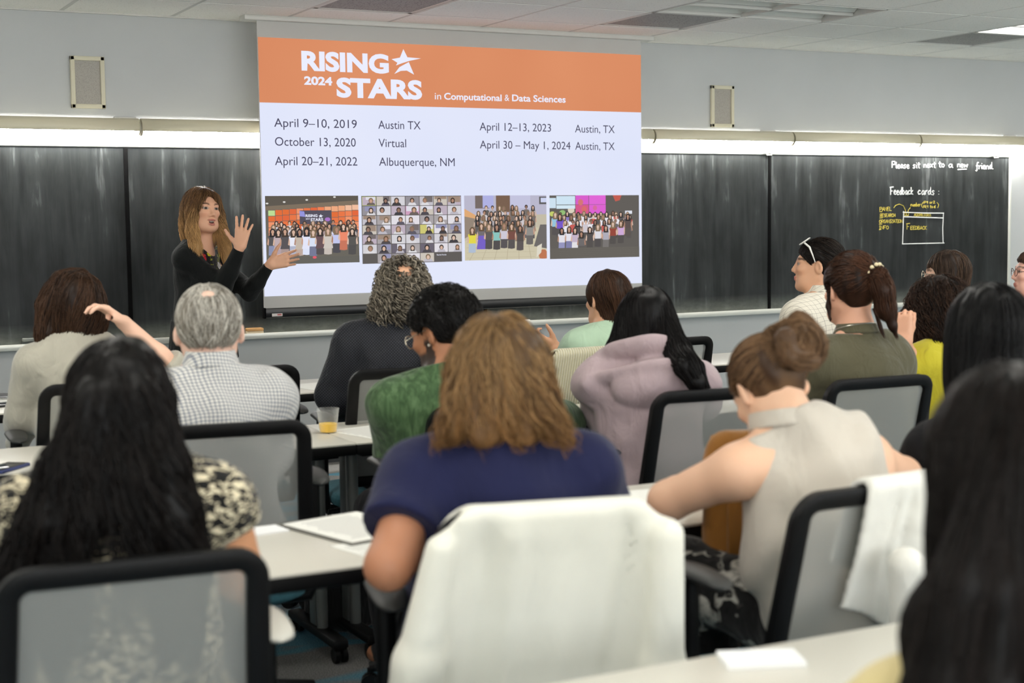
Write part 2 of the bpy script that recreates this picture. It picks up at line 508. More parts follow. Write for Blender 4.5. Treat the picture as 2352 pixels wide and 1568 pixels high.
        s.neck = union([cone(nk, s.nb+sp*0.0, neck_r, neck_r+0.006), cone(nk+s.Rh @ np.array([0, 0.03, -0.03])*hs, s.nb+yy*0.03-sp*0.03, 0.040, 0.045)], 0.02)
        tor = union(s.torso, 0.06); tr = union(s.trap, 0.03)
        la = [union([s.up[k], s.fore[k]], 0.025) for k in ('L', 'R')]
        lg = union(s.legs, 0.03)
        def body(P):
            d = smin(tor(P), tr(P), 0.05)
            d = smin(d, lg(P), 0.05)
            d = smin(d, s.neck(P), 0.04)
            d = smin(d, s.headf(P), 0.022)
            for a in la: d = smin(d, a(P), 0.035)
            for k in s.hands: d = smin(d, s.hands[k](P), 0.014)
            for k in s.feet: d = smin(d, s.feet[k](P), 0.03)
            return d
        s.body = body; s.tor = lambda P: smin(tor(P), tr(P), 0.05)
        s.skin = lin(SKIN[skin]) if isinstance(skin, str) else lin(skin)
        s.brow = lin(brow); s.lip = lin(lip); s.beard = lin(beard) if beard else None; s.mouth_open = mouth_open
        s._parts = []
    def local(s, w): return s.Rb.T @ (A3(w)-s.root_loc)
    def H(s, q): return s.hc+(A3(q)*s.hs) @ s.Rh.T          # head frame -> body frame
    def hq(s, P): return ((P-s.hc) @ s.Rh)/s.hs
    def bounds(s):
        pts = [s.hc+np.array([0, 0, 0.14]), s.hc-0.13, s.hc+0.13, np.array([-0.3, -0.18, 0.0]), np.array([0.3, 0.2, 0.3])]
        for v in s.arms.values(): pts += [v['W']+v['f']*0.2, v['E']-0.07, v['E']+0.07, v['W']-0.06, v['W']+0.06]
        for v in list(s.kn.values())+list(s.an.values()): pts += [v-0.08, v+0.08, v+np.array([0, 0.2, -0.08])]
        pts = np.array(pts); return pts.min(0), pts.max(0)
    def build_body(s):
        lo, hi = s.bounds(); lo[2] = 0.0
        V, F = polygonise(s.body, lo, hi, s.h)
        q = s.hq(V); n = len(V)
        col = np.tile(np.array(s.skin), (n, 1))
        mott = wob(5, 26)(V)*0.035
        col *= (1+mott)[:, None]
        front = (q[:, 1] > 0.055)
        inhead = np.linalg.norm(q, axis=1) < 0.16
        def blend(mask_w, c):
            nonlocal col
            col = col*(1-mask_w[:, None])+np.array(c)*mask_w[:, None]
        def sstep(x, a, b): t = np.clip((x-a)/(b-a), 0, 1); return t*t*(3-2*t)
        for sg in (-1, 1):
            r = np.sqrt(((q[:, 0]-sg*0.043)/0.024)**2+((q[:, 2]+0.026)/0.020)**2)
            blend(0.22*(1-sstep(r, 0.3, 1.2))*front*inhead, (s.skin[0]*0.95, s.skin[1]*0.62, s.skin[2]*0.6))
            bz = 0.0275+0.006*(1-((q[:, 0]-sg*0.036)/0.022)**2)
            r = np.maximum(np.abs(q[:, 0]-sg*0.036)/0.021, np.abs(q[:, 2]-bz)/0.0046)
            blend(0.92*(1-sstep(r, 0.7, 1.35))*front*inhead, s.brow)
            r = np.sqrt(((q[:, 0]-sg*0.032)/0.0145)**2+((q[:, 2]-0.0085)/0.0062)**2)
            ey = (1-sstep(r, 0.85, 1.1))*front*inhead
            blend((1-sstep(r, 1.0, 1.4))*front*inhead*0.55, (0.03, 0.018, 0.012))
            blend(ey, (0.40, 0.36, 0.33))
            r = np.sqrt((q[:, 0]-sg*0.032-0.001)**2+(q[:, 2]-0.0085)**2)/0.0086
            blend(ey*(1-sstep(r, 0.8, 1.1)), (0.022, 0.012, 0.007))
        op = 0.011 if s.mouth_open else 0.0
        r1 = np.sqrt((q[:, 0]/0.023)**2+((q[:, 2]+0.0545)/0.0068)**2); r2 = np.sqrt((q[:, 0]/0.020)**2+((q[:, 2]+0.0650+op)/0.0072)**2)
        blend((1-sstep(np.minimum(r1, r2), 0.8, 1.15))*(q[:, 1] > 0.075)*inhead, s.lip)
        if s.mouth_open:
            r = np.sqrt((q[:, 0]/0.0165)**2+((q[:, 2]+0.0650)/0.0066)**2)
            blend((1-sstep(r, 0.8, 1.05))*(q[:, 1] > 0.070)*inhead, (0.05, 0.012, 0.010))
            blend((np.abs(q[:, 0]) < 0.011)*(np.abs(q[:, 2]+0.0600) < 0.0022)*(q[:, 1] > 0.068)*inhead*0.8, (0.7, 0.66, 0.58))
        if s.beard is not None:
            zt = np.where(q[:, 1] > 0.03, -0.040, -0.005)
            w = (1-sstep(q[:, 2], zt-0.012, zt+0.004))*sstep(q[:, 2], -0.135, -0.115)*(q[:, 1] > -0.004)*(np.abs(q[:, 0]) < 0.09)
            mo = np.sqrt((q[:, 0]/0.03)**2+((q[:, 2]+0.043)/0.009)**2)
            w = np.maximum(w*(1-(np.minimum(r1, r2) < 1.1)), (1-sstep(mo, 0.7, 1.1))*(q[:, 1] > 0.07))
            blend(w*inhead*0.94, s.beard)
        me = np_mesh('body', V, F, col)
        return link('body', me, SKIN_M, s.root)
    # ---------------------------------------------------------------- clothing
    def top(s, mat, sleeves='long', t=0.013, hem=None, neck=0.012, neck_tilt=0.35, seed=1, folds=0.0035, name='shirt', loose=0.0, arm_t=None, h=None, scoop=0.0, extra=None, armhole=0.0, cuts=(), extra_k=0.02):
        k = 0.05
        hem = s.hip[2]-0.06 if hem is None else hem
        sl = sleeves if isinstance(sleeves, dict) else {'L': sleeves, 'R': sleeves}
        at = t if arm_t is None else arm_t
        arm = []
        for sd in ('L', 'R'):
            v = s.arms[sd]; kind = sl[sd]
            if kind == 'none': continue
            if kind == 'long':
                arm.append(cut(grow(union([s.up[sd], s.fore[sd]], 0.03), at), plane(v['W']-unit(v['W']-v['E'])*0.012, v['W']-v['E'])))
            elif kind == 'elbow':
                arm.append(cut(grow(union([s.up[sd], s.fore[sd]], 0.03), at), plane(v['E']+(v['W']-v['E'])*0.18, v['W']-v['E'])))
            else:
                fr = 0.62 if kind == 'short' else 0.25
                E2 = v['S']+(v['E']-v['S'])*fr
                arm.append(cut(cone(v['S'], E2, 0.052+at, 0.052+at*1.35), plane(E2, v['E']-v['S'])))
        np_ = s.nb+s.sp*0.035
        npl = plane(np_+s.sp*neck, s.sp+s.yy*neck_tilt)
        tors = s.tor
        w1 = wob(seed, 22, 7, (1, 1, 0.55)); w2 = wob(seed+9, 55, 7, (1, 1, 0.7))
        lz = s.hip[2]
        def f(P):
            d = tors(P)-t-loose*np.clip((s.nb[2]-P[:, 2])/0.4, 0, 1)
            if 'none' in sl.values() and armhole:
                for sd in ('L', 'R'):
                    if sl[sd] == 'none':
                        S = s.arms[sd]['S']; sg = -1 if sd == 'L' else 1
                        d = smax(d, sg*((P-S) @ s.sx)+armhole, 0.01)
            for g in cuts: d = smax(d, g(P), 0.006)
            d = smax(d, npl(P), 0.006)
            if scoop: d = smax(d, -(np.linalg.norm((P-(s.nb+s.yy*0.05+s.sp*0.03))*np.array([1, 1, 0.8]), axis=1)-scoop), 0.006)
            for a in arm: d = smin(d, a(P), 0.04)
            d = d+folds*(w1(P)+0.5*w2(P))
            d = smax(d, hem-P[:, 2], 0.006)
            if extra is not None: d = smin(d, extra(P), extra_k)
            return d
        lo, hi = s.bounds(); lo[2] = hem-0.02; hi[2] = max(s.nb[2]+0.12, max(v['W'][2] for v in s.arms.values())+0.06); lo -= 0.04; hi[:2] += 0.04
        hi[1] = min(hi[1], max([0.35]+[v['W'][1]+0.05 for v in s.arms.values()]))
        V, F = polygonise(f, lo, hi, h or s.h)
        s.topf = f
        return link(name, np_mesh(name, V, F), mat, s.root)
    def collar(s, mat, r=0.066, hgt=0.035, name='collar', c_off=0.0):
        c = s.nb+s.sp*(0.045+c_off)+s.yy*0.008
        mb = MB()
        def fn(u, v):
            a = -math.pi*0.5+(u-0.5)*2*math.pi*0.93
            vv = v*2
            if vv <= 1: rr, z = r-0.004*vv, -0.012+(hgt+0.012)*vv
            else: rr, z = r-0.004+0.013*(vv-1), hgt-(hgt*0.95)*(vv-1)
            z += 0.012*math.sin(a)*-1*0.5
            return Vector(c+s.sx*math.cos(a)*rr+s.yy*math.sin(a)*rr*1.05+s.sp*z)
        mb.grid(fn, 40, 10)
        o = mb.build(name, mat, s.root)
        md = o.modifiers.new('thick', 'SOLIDIFY'); md.thickness = 0.003
        return o
    def trousers(s, mat, t=0.012, h=0.012, name='trousers', seed=4):
        lg = union(s.legs+[ell(s.hip+np.array([0, 0, 0.0]), (0.172*s.bulk, 0.130*s.bulk, 0.12))], 0.04)
        w = wob(seed, 24)
        z0 = s.an['L'][2]-0.03; zt = s.hip[2]+0.06
        f = lambda P: smax(smax(lg(P)-t+0.003*w(P), P[:, 2]-zt-np.clip(P[:, 1]-0.10, 0, 1), 0.01), z0-P[:, 2], 0.01)
        pts = np.array(list(s.kn.values())+list(s.an.values())+[s.hip-0.19, s.hip+0.19])
        V, F = polygonise(f, pts.min(0)-0.1, pts.max(0)+0.1, h)
        o = link(name, np_mesh(name, V, F), mat, s.root)
        for k in s.an:
            a = s.an[k]
            g = union([cone(a+np.array([0, -0.03, -0.042]), a+np.array([0, 0.14, -0.052]), 0.043, 0.034), cone(a+np.array([0, -0.02, -0.02]), a+np.array([0, 0, 0.02]), 0.042, 0.042)], 0.02)
            g2 = lambda P, g=g, z=a[2]: smax(g(P), (z-0.083)-P[:, 2], 0.004)
            V, F = polygonise(g2, a-0.13, a+np.array([0.1, 0.22, 0.08]), 0.011)
            link('shoe', np_mesh('shoe', V, F), MATS['shoe_black'], s.root)
        return o
    # ---------------------------------------------------------------- hair
    def hair(s, vols, bundles=(), col=(40, 28, 22), col2=None, tip=None, seed=0, n=1400, L=0.30, nseg=14, rad=0.0011, amp=0.0, freq=60, flow=None, roots=None,
             off=0.003, groove=0.003, h=0.006, curl=0.0, k=0.02, spread=0.0, name='hair', bald=None, var=0.28, flick=0.0, jitter=0.15, base=True, groove_f=70, zend=None, zsd=0.010, rl=0.05, far=0.042):
        """vols: closures in the head frame; bundles: (points in head frame, radii, strands[, wave])"""
        rs = np.random.RandomState(seed)
        hs = s.hs
        col = np.array(lin(col)); col2 = np.array(lin(col2)) if col2 else col*1.6
        tipc = np.array(lin(tip)) if tip else None
        bpr = []
        for b in bundles:
            pts = [A3(p) for p in b[0]]
            for i in range(len(pts)-1): bpr.append(cone(pts[i], pts[i+1], b[1][i]*0.86, b[1][i+1]*0.86))
        allv = union(list(vols)+bpr, k)
        gw = wob(seed+3, groove_f, 10, (1, 1, 0.12)); gw2 = wob(seed+5, groove_f*2.1, 8, (1, 1, 0.15))
        f = lambda q: allv(q)
        fb = lambda P: (lambda q: allv(q)+groove*(gw(q)+0.6*gw2(q)))(s.hq(P))*hs
        lo, hi = A3(-0.16, -0.16, -0.12), A3(0.16, 0.16, 0.17)
        for b in bundles:
            for p, r in zip(b[0], b[1]): lo = np.minimum(lo, A3(p)-r); hi = np.maximum(hi, A3(p)+r)
        zmin = getattr(s, 'hair_zmin', None)
        if zmin is not None: lo[2] = min(lo[2], zmin); lo[:2] -= 0.08; hi[:2] += 0.08
        VV, FF, CC = [], [], []
        nv = 0
        if base:
            cs = np.array([[(lo, hi)[i][0], (lo, hi)[j][1], (lo, hi)[l][2]] for i in (0, 1) for j in (0, 1) for l in (0, 1)])
            cb = s.hc+(cs*hs) @ s.Rh.T
            V, F = polygonise(fb, cb.min(0), cb.max(0), h)
            q = s.hq(V)
            sh = 0.5+0.5*np.clip(gw(q)*0.6+gw2(q)*0.4, -1, 1)
            c = col*(1-0.45*var)+(col2-col)*(sh*0.55)[:, None]
            if tipc is not None:
                w = np.clip((0.02-q[:, 2])/0.16, 0, 1)[:, None]; c = c*(1-w)+tipc*(0.7+0.5*sh[:, None])*w
            VV.append(V); FF.append(F); CC.append(c); nv += len(V)
        paths = []; pc = []
        if n:
            # roots: points thrown on the volume and projected to its surface
            th = rs.uniform(0, 6.283, n*4); zz = rs.uniform(-0.35, 1, n*4)
            q = np.stack([np.sqrt(1-zz**2)*np.cos(th)*0.11, np.sqrt(1-zz**2)*np.sin(th)*0.13-0.015, zz*0.13+0.02], 1)
            for _ in range(6): q = q-grad(f, q)*f(q)[:, None]
            ok = np.abs(f(q)) < 0.004
            if roots is not None: ok &= roots(q)
            q = q[ok][:n]
            N = len(q); step = L/nseg*rs.uniform(0.65, 1.15, N)
            o = off*rs.uniform(-0.6, 1.3, N)
            ln = [q.copy()]
            fl = flow or (lambda p: np.tile(np.array([0, -0.25, -1.0]), (len(p), 1)))
            jit = rs.normal(size=(N, 3))*jitter
            for i in range(nseg):
                d = fl(q)+jit
                g = grad(f, q)
                v = d-g*np.sum(d*g, 1)[:, None]
                tl = np.linalg.norm(v, axis=1)
                up_ = (tl < 0.45) & (np.sum(d*g, 1) < 0)
                rad0 = np.stack([q[:, 0]+0.02*jit[:, 0], q[:, 1]+0.03, np.zeros(N)], 1); rad0 = unit(rad0-g*np.sum(rad0*g, 1)[:, None])
                v[up_] = v[up_]+rad0[up_]*0.8
                lo_ = (tl < 0.33) & ~up_
                v[lo_] = d[lo_]*0.7+g[lo_]*flick
                v = unit(v)
                q = q+v*step[:, None]
                dd = f(q)
                stick = (dd < o) | (~lo_ & (dd < 0.03))
                q = q+np.where(stick, (o-dd), 0)[:, None]*grad(f, q)
                ln.append(q.copy())
            ln = np.stack(ln, 1)
            keep = np.stack([f(ln[:, k]) for k in range(2, nseg+1, 2)], 1).max(axis=1) < far
            ln = ln[keep]
            if zend is not None:
                zl = zend+rs.normal(size=len(ln))*zsd
                bad = ln[:, :, 2] < zl[:, None]
                first = np.where(bad.any(1), bad.argmax(1), nseg+1)
                ii = np.minimum(np.arange(nseg+1)[None], np.maximum(first-1, 1)[:, None])
                ln = ln[np.arange(len(ln))[:, None], ii]
            paths.append(ln)
        for bi, b in enumerate(bundles):
            pts = np.array([A3(p) for p in b[0]]); rr = np.array(b[1], float); m_ = b[2]
            tt = np.linspace(0, 1, nseg+1)*(len(pts)-1)
            # catmull-rom through the points
            i = np.clip(tt.astype(int), 0, len(pts)-2); u = (tt-i)[:, None]
            p0 = pts[np.maximum(i-1, 0)]; p1 = pts[i]; p2 = pts[i+1]; p3 = pts[np.minimum(i+2, len(pts)-1)]
            c = 0.5*((2*p1)+(-p0+p2)*u+(2*p0-5*p1+4*p2-p3)*u**2+(-p0+3*p1-3*p2+p3)*u**3)
            ri = np.interp(tt, np.arange(len(pts)), rr)
            t = unit(np.gradient(c, axis=0)); a = unit(np.cross(t, np.array([0.2, 0.9, 0.3]))); e = np.cross(t, a)
            ang = rs.uniform(0, 6.283, m_); rad_ = np.sqrt(rs.uniform(0.35, 1.12, m_))
            ln = c[None]+(a[None]*np.cos(ang)[:, None, None]+e[None]*np.sin(ang)[:, None, None])*(rad_[:, None]*ri[None])[:, :, None]
            cutl = rs.uniform(0.8, 1.0, m_)
            ln = ln+(ln[:, -1:, :]-ln[:, -2:-1, :])*0  # same length
            idx = np.linspace(0, 1, nseg+1)[None]*cutl[:, None]*nseg
            i0 = np.clip(idx.astype(int), 0, nseg-1); uu = (idx-i0)[..., None]
            ar = np.arange(m_)[:, None]
            ln = ln[ar, i0]*(1-uu)+ln[ar, i0+1]*uu
            paths.append(ln)
        if paths:
            ln = np.concatenate(paths, 0); N, K, _ = ln.shape
            sarc = np.concatenate([np.zeros((N, 1)), np.cumsum(np.linalg.norm(np.diff(ln, axis=1), axis=2), 1)], 1)
            if amp or curl:
                root = ln[:, 0]; clump = wob(seed+21, 60, 6)(root)*2.2+wob(seed+22, 18, 6)(ln[:, K//2])*2.0
                t = unit(np.gradient(ln, axis=1)); sd = unit(np.cross(t, np.array([0.1, 0.97, 0.2]))); ot = np.cross(t, sd)
                ramp_ = np.clip(sarc/rl, 0, 1)
                ph = clump[:, None]+sarc*freq*(1+0.15*rs.normal(size=(N, 1)))
                if curl:
                    ph = rs.uniform(0, 6.28, (N, 1))+sarc*freq*rs.uniform(0.7, 1.3, (N, 1))
                    ln = ln+(sd*np.sin(ph)[..., None]+ot*np.cos(ph)[..., None])*(curl*ramp_*rs.uniform(0.5, 1.4, (N, 1)))[..., None]
                if amp: ln = ln+(sd*np.sin(ph)[..., None]+ot*(0.6*np.cos(ph+0.7))[..., None])*(amp*ramp_)[..., None]
            sh = np.clip(0.5+0.30*rs.normal(size=N)+0.2*wob(seed+31, 50, 6)(ln[:, K//3]), 0, 1)
            c = np.repeat((col*(1-0.45*var)+(col2-col)*sh[:, None])[:, None], K, 1)
            if tipc is not None:
                w = np.clip((0.03-ln[..., 2])/0.15+0.25*rs.normal(size=(N, 1)), 0, 1)[..., None]; c = c*(1-w)+tipc*(0.65+0.75*sh[:, None, None])*w
            P = s.hc+(ln*hs) @ s.Rh.T
            V, F, C = tubes(P, rad*rs.uniform(0.7, 1.3, N), c)
            VV.append(V); FF.append(F+nv); CC.append(C)
        me = np_mesh(name, np.concatenate(VV), np.concatenate(FF), np.clip(np.concatenate(CC), 0, 1))
        return link(name, me, HAIR_M, s.root)

# head-frame building blocks for hair
def cap(th=0.010): return ell((0, -0.016, 0.034), (0.0765+th, 0.097+th, 0.087+th))
def hairline(dz=0.0): return lambda q: -(q[:, 2]-0.052-dz-0.80*(q[:, 1]-0.080))+0.0     # negative above / behind the hairline
FACE = ell((0, 0.115, -0.045), (0.066, 0.088, 0.105))
def open_face(f, g=FACE): return minus(f, g, 0.012)
# ------------------------------------------------------------------ the room
BOARD_Z0, BOARD_Z1 = 0.8055, 1.8837
X0, X1, Y0 = -2.6, 10.7, -3.6
m, nt, b = new_mat('wall_paint')
v = obj_coord(nt)
nt.links.new(ramp(nt, noise(nt, v, 1.6, 3), [(0.3, lin((187, 189, 189))), (0.7, lin((192, 194, 194)))]), b.inputs['Base Color'])
b.inputs['Roughness'].default_value = 0.55; b.inputs['Specular IOR Level'].default_value = 0.3
bump(nt, b, noise(nt, v, 260, 2), 0.12, 0.002)
m, nt, b = new_mat('ceiling_tile')
v = obj_coord(nt)
pit = noise(nt, v, 95, 3, 0.7)
nt.links.new(ramp(nt, pit, [(0.30, lin((196, 194, 187))), (0.40, lin((247, 245, 239)))]), b.inputs['Base Color'])
b.inputs['Roughness'].default_value = 0.9
bump(nt, b, pit, 0.35, 0.004)
plain('grid_white', (205, 204, 198), 0.5)
plain('tile_shadow_gap', (60, 60, 58), 0.9)
m, nt, b = new_mat('carpet')
v = obj_coord(nt)
fine = noise(nt, v, 240, 4, 0.7)
base_ = ramp(nt, fine, [(0.32, lin((66, 66, 68))), (0.5, lin((132, 131, 130))), (0.68, lin((200, 198, 194)))])
blue = ramp(nt, fine, [(0.32, lin((40, 84, 108))), (0.5, lin((92, 148, 172))), (0.68, lin((176, 208, 214)))])
vs = obj_coord(nt, (1.0, 2.1, 1), (0, 0, 0.3))
pat = noise(nt, vs, 1.15, 3, 0.5, 0.6)
msk = ramp(nt, pat, [(0.50, (0, 0, 0)), (0.545, (1, 1, 1))])
nt.links.new(mixc(nt, msk, base_, blue), b.inputs['Base Color'])
b.inputs['Roughness'].default_value = 0.95; b.inputs['Specular IOR Level'].default_value = 0.1
bump(nt, b, fine, 0.6, 0.006)

def struct(name, mb, mat, parent=None, **kw):
    o = mb.build(name, mat, parent, **kw)
    if parent is None: o['kind'] = 'structure'
    return o
LX, LY = X1-X0, WALL_Y-Y0
struct('floor', MB().box(((X0+X1)/2, (Y0+WALL_Y)/2, -0.05), (LX+0.4, LY+0.4, 0.1)), MATS['carpet'])
struct('wall_front', MB().box(((X0+X1)/2, WALL_Y+0.06, 1.4), (LX+0.4, 0.12, 2.8)), MATS['wall_paint'])
plain('wall_white', (226, 226, 220), 0.6, bmp=0.1, bscale=260)
struct('wall_left', MB().box((X0-0.06, (Y0+WALL_Y)/2, 1.4), (0.12, LY, 2.8)), MATS['wall_white'])
struct('wall_right', MB().box((X1+0.06, (Y0+WALL_Y)/2, 1.4), (0.12, LY, 2.8)), MATS['wall_white'])
struct('wall_back', MB().box(((X0+X1)/2, Y0-0.06, 1.4), (LX+0.4, 0.12, 2.8)), MATS['wall_white'])
struct('baseboard_front', MB().box(((X0+X1)/2, WALL_Y-0.006, 0.05), (LX, 0.012, 0.1)), plain('vinyl_base', (58, 60, 62), 0.5))

# unseen glowing windows added behind the camera to brighten wall and ceiling
m, nt, b = new_mat('window_daylight')
e = nd(nt, 'ShaderNodeEmission'); e.inputs[0].default_value = (0.93, 0.97, 1.0, 1); e.inputs[1].default_value = ADDED_WINDOW_STRENGTH
nt.links.new(e.outputs[0], nt.nodes['Material Output'].inputs[0])
plain('window_frame_white', (214, 214, 208), 0.4)
for k in range(4):
    xc = X0+1.7+k*3.25
    wn = MB().box((xc, Y0+0.012, 1.66), (2.6, 0.012, 1.5)).build('window_%d' % (k+1), MATS['window_daylight']); wn['kind'] = 'structure'
    q = MB()
    for sx in (-1.32, 0, 1.32): q.box((xc+sx, Y0+0.03, 1.66), (0.06, 0.05, 1.62), 0.004)
    for sz in (-0.78, 0.78): q.box((xc, Y0+0.03, 1.66+sz), (2.7, 0.05, 0.06), 0.004)
    q.build('window_frame', MATS['window_frame_white'], wn)

# ceiling: lay-in tiles on T-bars, with openings for the fixtures
T = 0.61
fix = {}                                   # (i, j) cell -> fixture
FIX_LIGHT = [(-2, 1, 0), (2, 1, 1), (6, 1, 1), (-6, 1, 0)] + [(i, j, 1) for j in (5, 9, 13, 17) for i in (-13, -10, -6, -2, 2, 6)]
FIX_GRILLE = [(-2, 0), (2, 0), (-5, 0)]
for i, j, on in FIX_LIGHT:
    fix[(i, j)] = 1; fix[(i+1, j)] = 1
for c in FIX_GRILLE: fix[c] = 1
mb = MB(); mg = MB()
i0, i1 = int(math.floor((X0-GRID_X)/T)), int(math.ceil((X1-GRID_X)/T))
j1 = int(math.ceil((GRID_Y-Y0)/T))
for i in range(i0, i1):
    for j in range(-1, j1):
        if (i, j) in fix: continue
        xa, xb = max(GRID_X+i*T, X0), min(GRID_X+(i+1)*T, X1)
        yb, ya = min(GRID_Y-j*T, WALL_Y), max(GRID_Y-(j+1)*T, Y0)
        if xb-xa < 0.05 or yb-ya < 0.02: continue
        mb.box(((xa+xb)/2, (ya+yb)/2, CEIL_Z+0.012), (xb-xa-0.018, yb-ya-0.018, 0.022), 0.004, seg=1)
struct('ceiling', mb, MATS['ceiling_tile'], angle=20)
struct('ceiling_slab', MB().box(((X0+X1)/2, (Y0+WALL_Y)/2, CEIL_Z+0.20), (LX+0.4, LY+0.4, 0.06)), MATS['tile_shadow_gap'])
for i in range(i0, i1+1):
    x = GRID_X+i*T
    if X0 < x < X1: mg.box((x, (Y0+WALL_Y)/2, CEIL_Z+0.012), (0.022, LY, 0.020))
for j in range(-1, j1+1):
    y = GRID_Y-j*T
    if Y0 < y < WALL_Y-0.02: mg.box(((X0+X1)/2, y, CEIL_Z+0.0125), (LX, 0.022, 0.020))
mg.box(((X0+X1)/2, WALL_Y-0.012, CEIL_Z+0.006), (LX, 0.024, 0.022))
struct('ceiling_grid', mg, MATS['grid_white'], smooth=False)

# troffers and return grilles
m, nt, b = new_mat('troffer_lit')
e = nd(nt, 'ShaderNodeEmission'); e.inputs[0].default_value = (*LIGHT_COL, 1); e.inputs[1].default_value = TROFFER_W
nt.links.new(e.outputs[0], nt.nodes['Material Output'].inputs[0])
plain('troffer_white', (206, 205, 200), 0.4)
plain('lens_off', (222, 222, 216), 0.35)
m, nt, b = new_mat('grille_grey')
v = obj_coord(nt)
vo = nd(nt, 'ShaderNodeTexVoronoi'); vo.inputs['Scale'].default_value = 70; nt.links.new(v, vo.inputs['Vector'])
nt.links.new(ramp(nt, vo.outputs['Distance'], [(0.18, lin((58, 58, 58))), (0.34, lin((148, 147, 144)))]), b.inputs['Base Color'])
b.inputs['Roughness'].default_value = 0.6
def troffer(i, j, on, label):
    cx, cy = GRID_X+(i+1)*T, GRID_Y-(j+0.5)*T
    t = thing('ceiling_light', label, 'light', (cx, cy, CEIL_Z), 0, 'recessed ceiling lights')
    w, d = 2*T-0.024, T-0.024
    mb = MB()
    for sx in (-1, 1): mb.box((sx*(w/2-0.006), 0, 0.055), (0.012, d, 0.11))
    for sy in (-1, 1): mb.box((0, sy*(d/2-0.006), 0.055), (w, 0.012, 0.11))
    mb.box((0, 0, 0.113), (w, d, 0.006))
    if not (on and j > 1): mb.box((0, 0, 0.012), (w-0.03, 0.03, 0.02), 0.004)
    mb.build('housing', MATS['troffer_white'], t, smooth=False)
    if on and j > 1:                       # lens of the unseen lights, made deep to throw light on the ceiling
        MB().box((0, 0, -0.075), (w-0.06, d-0.06, 0.21), 0.02).build('diffuser', MATS['troffer_lit'], t)
        return
    for sy in (-1, 1):
        q = MB()
        def fn(u, v):
            x = (u-0.5)*(w-0.03); y = sy*(0.02+v*(d/2-0.035)); z = 0.02+0.055*math.sin(v*math.pi)
            return Vector((x, y, z))
        q.grid(fn, 1, 10)
        q.build('diffuser', MATS['troffer_lit' if on else 'lens_off'], t)
LN = {(-2, 1): 'unlit recessed ceiling light right of the projection screen', (2, 1): 'lit recessed ceiling light above the right end of the chalkboard',
      (6, 1): 'lit recessed ceiling light nearest the front right corner', (-6, 1): 'unlit recessed ceiling light in front of the left wall speaker'}
for i, j, on in FIX_LIGHT:
    row = {5: 'over the front seats', 9: 'over the middle table rows', 13: 'over the nearest table row', 17: 'near the back wall'}.get(j)
    pos = {-13: 'beside the left wall', -10: 'second from the left wall', -6: 'third from the left wall', -2: 'fourth from the left wall', 2: 'third from the right wall', 6: 'second from the right wall'}.get(i)
    troffer(i, j, on, LN.get((i, j)) or 'lit recessed ceiling light %s, %s' % (row, pos))
for (i, j), lb in zip(FIX_GRILLE, ('grey perforated ceiling return grille beside the unlit light', 'grey perforated ceiling return grille at the far right beside the lit light', 'grey perforated ceiling return grille above the left part of the screen')):
    t = thing('ceiling_grille', lb, 'vent', (GRID_X+(i+0.5)*T, GRID_Y-(j+0.5)*T, CEIL_Z), 0, 'ceiling return grilles')
    MB().box((0, 0, 0.008), (T-0.07, T-0.07, 0.006)).build('perforated_panel', MATS['grille_grey'], t)
    q = MB(); s_ = (T-0.024)/2
    for k in range(4):
        a = k*math.pi/2
        q.box((math.cos(a)*(s_-0.012), math.sin(a)*(s_-0.012), 0.010), ((0.024, s_*2, 0.014) if k % 2 == 0 else (s_*2, 0.024, 0.014)))
    q.build('frame', MATS['troffer_white'], t, smooth=False)

# ------------------------------------------------------------------ chalkboards
m, nt, b = new_mat('slate')
v1 = obj_coord(nt, (7, 1, 0.7)); v2 = obj_coord(nt, (1.3, 1, 0.9)); v3 = obj_coord(nt, (30, 1, 2.2))
smear = noise(nt, v1, 1.6, 6, 0.62, 0.4); cloud = noise(nt, v2, 1.5, 4, 0.6); streak = noise(nt, v3, 1.2, 4, 0.6)
a_ = math_n(nt, 'MULTIPLY', smear, cloud); a_ = math_n(nt, 'ADD', a_, math_n(nt, 'MULTIPLY', streak, 0.10))
dust = ramp(nt, a_, [(0.20, lin((24, 26, 27))), (0.37, lin((48, 51, 52))), (0.53, lin((116, 120, 121)))])
vo = noise(nt, obj_coord(nt, (26, 1, 17)), 1.0, 2, 0.4)
flk = ramp(nt, vo, [(0.77, (0, 0, 0)), (0.80, (1, 1, 1))])
msk2 = ramp(nt, noise(nt, obj_coord(nt), 3.0, 3), [(0.55, (0, 0, 0)), (0.62, (0.5, 0.5, 0.5))])
flk = math_n(nt, 'MULTIPLY', flk, msk2)
tc = nd(nt, 'ShaderNodeTexCoord'); sp = nd(nt, 'ShaderNodeSeparateXYZ'); nt.links.new(tc.outputs['Object'], sp.inputs[0])
low = nd(nt, 'ShaderNodeMapRange'); low.inputs['From Min'].default_value = BOARD_Z0+0.11; low.inputs['From Max'].default_value = BOARD_Z0-0.01
nt.links.new(sp.outputs['Z'], low.inputs['Value'])
dn = noise(nt, obj_coord(nt, (5, 1, 12)), 2.0, 5, 0.7)
lowd = math_n(nt, 'MULTIPLY', low.outputs[0], math_n(nt, 'MULTIPLY', dn, 0.75))
c_ = mixc(nt, flk, dust, lin((170, 174, 172))); c_ = mixc(nt, lowd, c_, lin((140, 146, 140)))
nt.links.new(c_, b.inputs['Base Color'])
b.inputs['Roughness'].default_value = 0.45; b.inputs['Specular IOR Level'].default_value = 0.22
m_al = plain('aluminium', (222, 222, 214), 0.35, 0.35)
plain('black_rubber', (6, 6, 7), 0.85, spec=0.1)
plain('cream_tray', (232, 230, 212), 0.45)
plain('shoe_black', (22, 21, 22), 0.5)
EDGES = [-0.52, 1.955, 4.19, 6.42, 8.712]
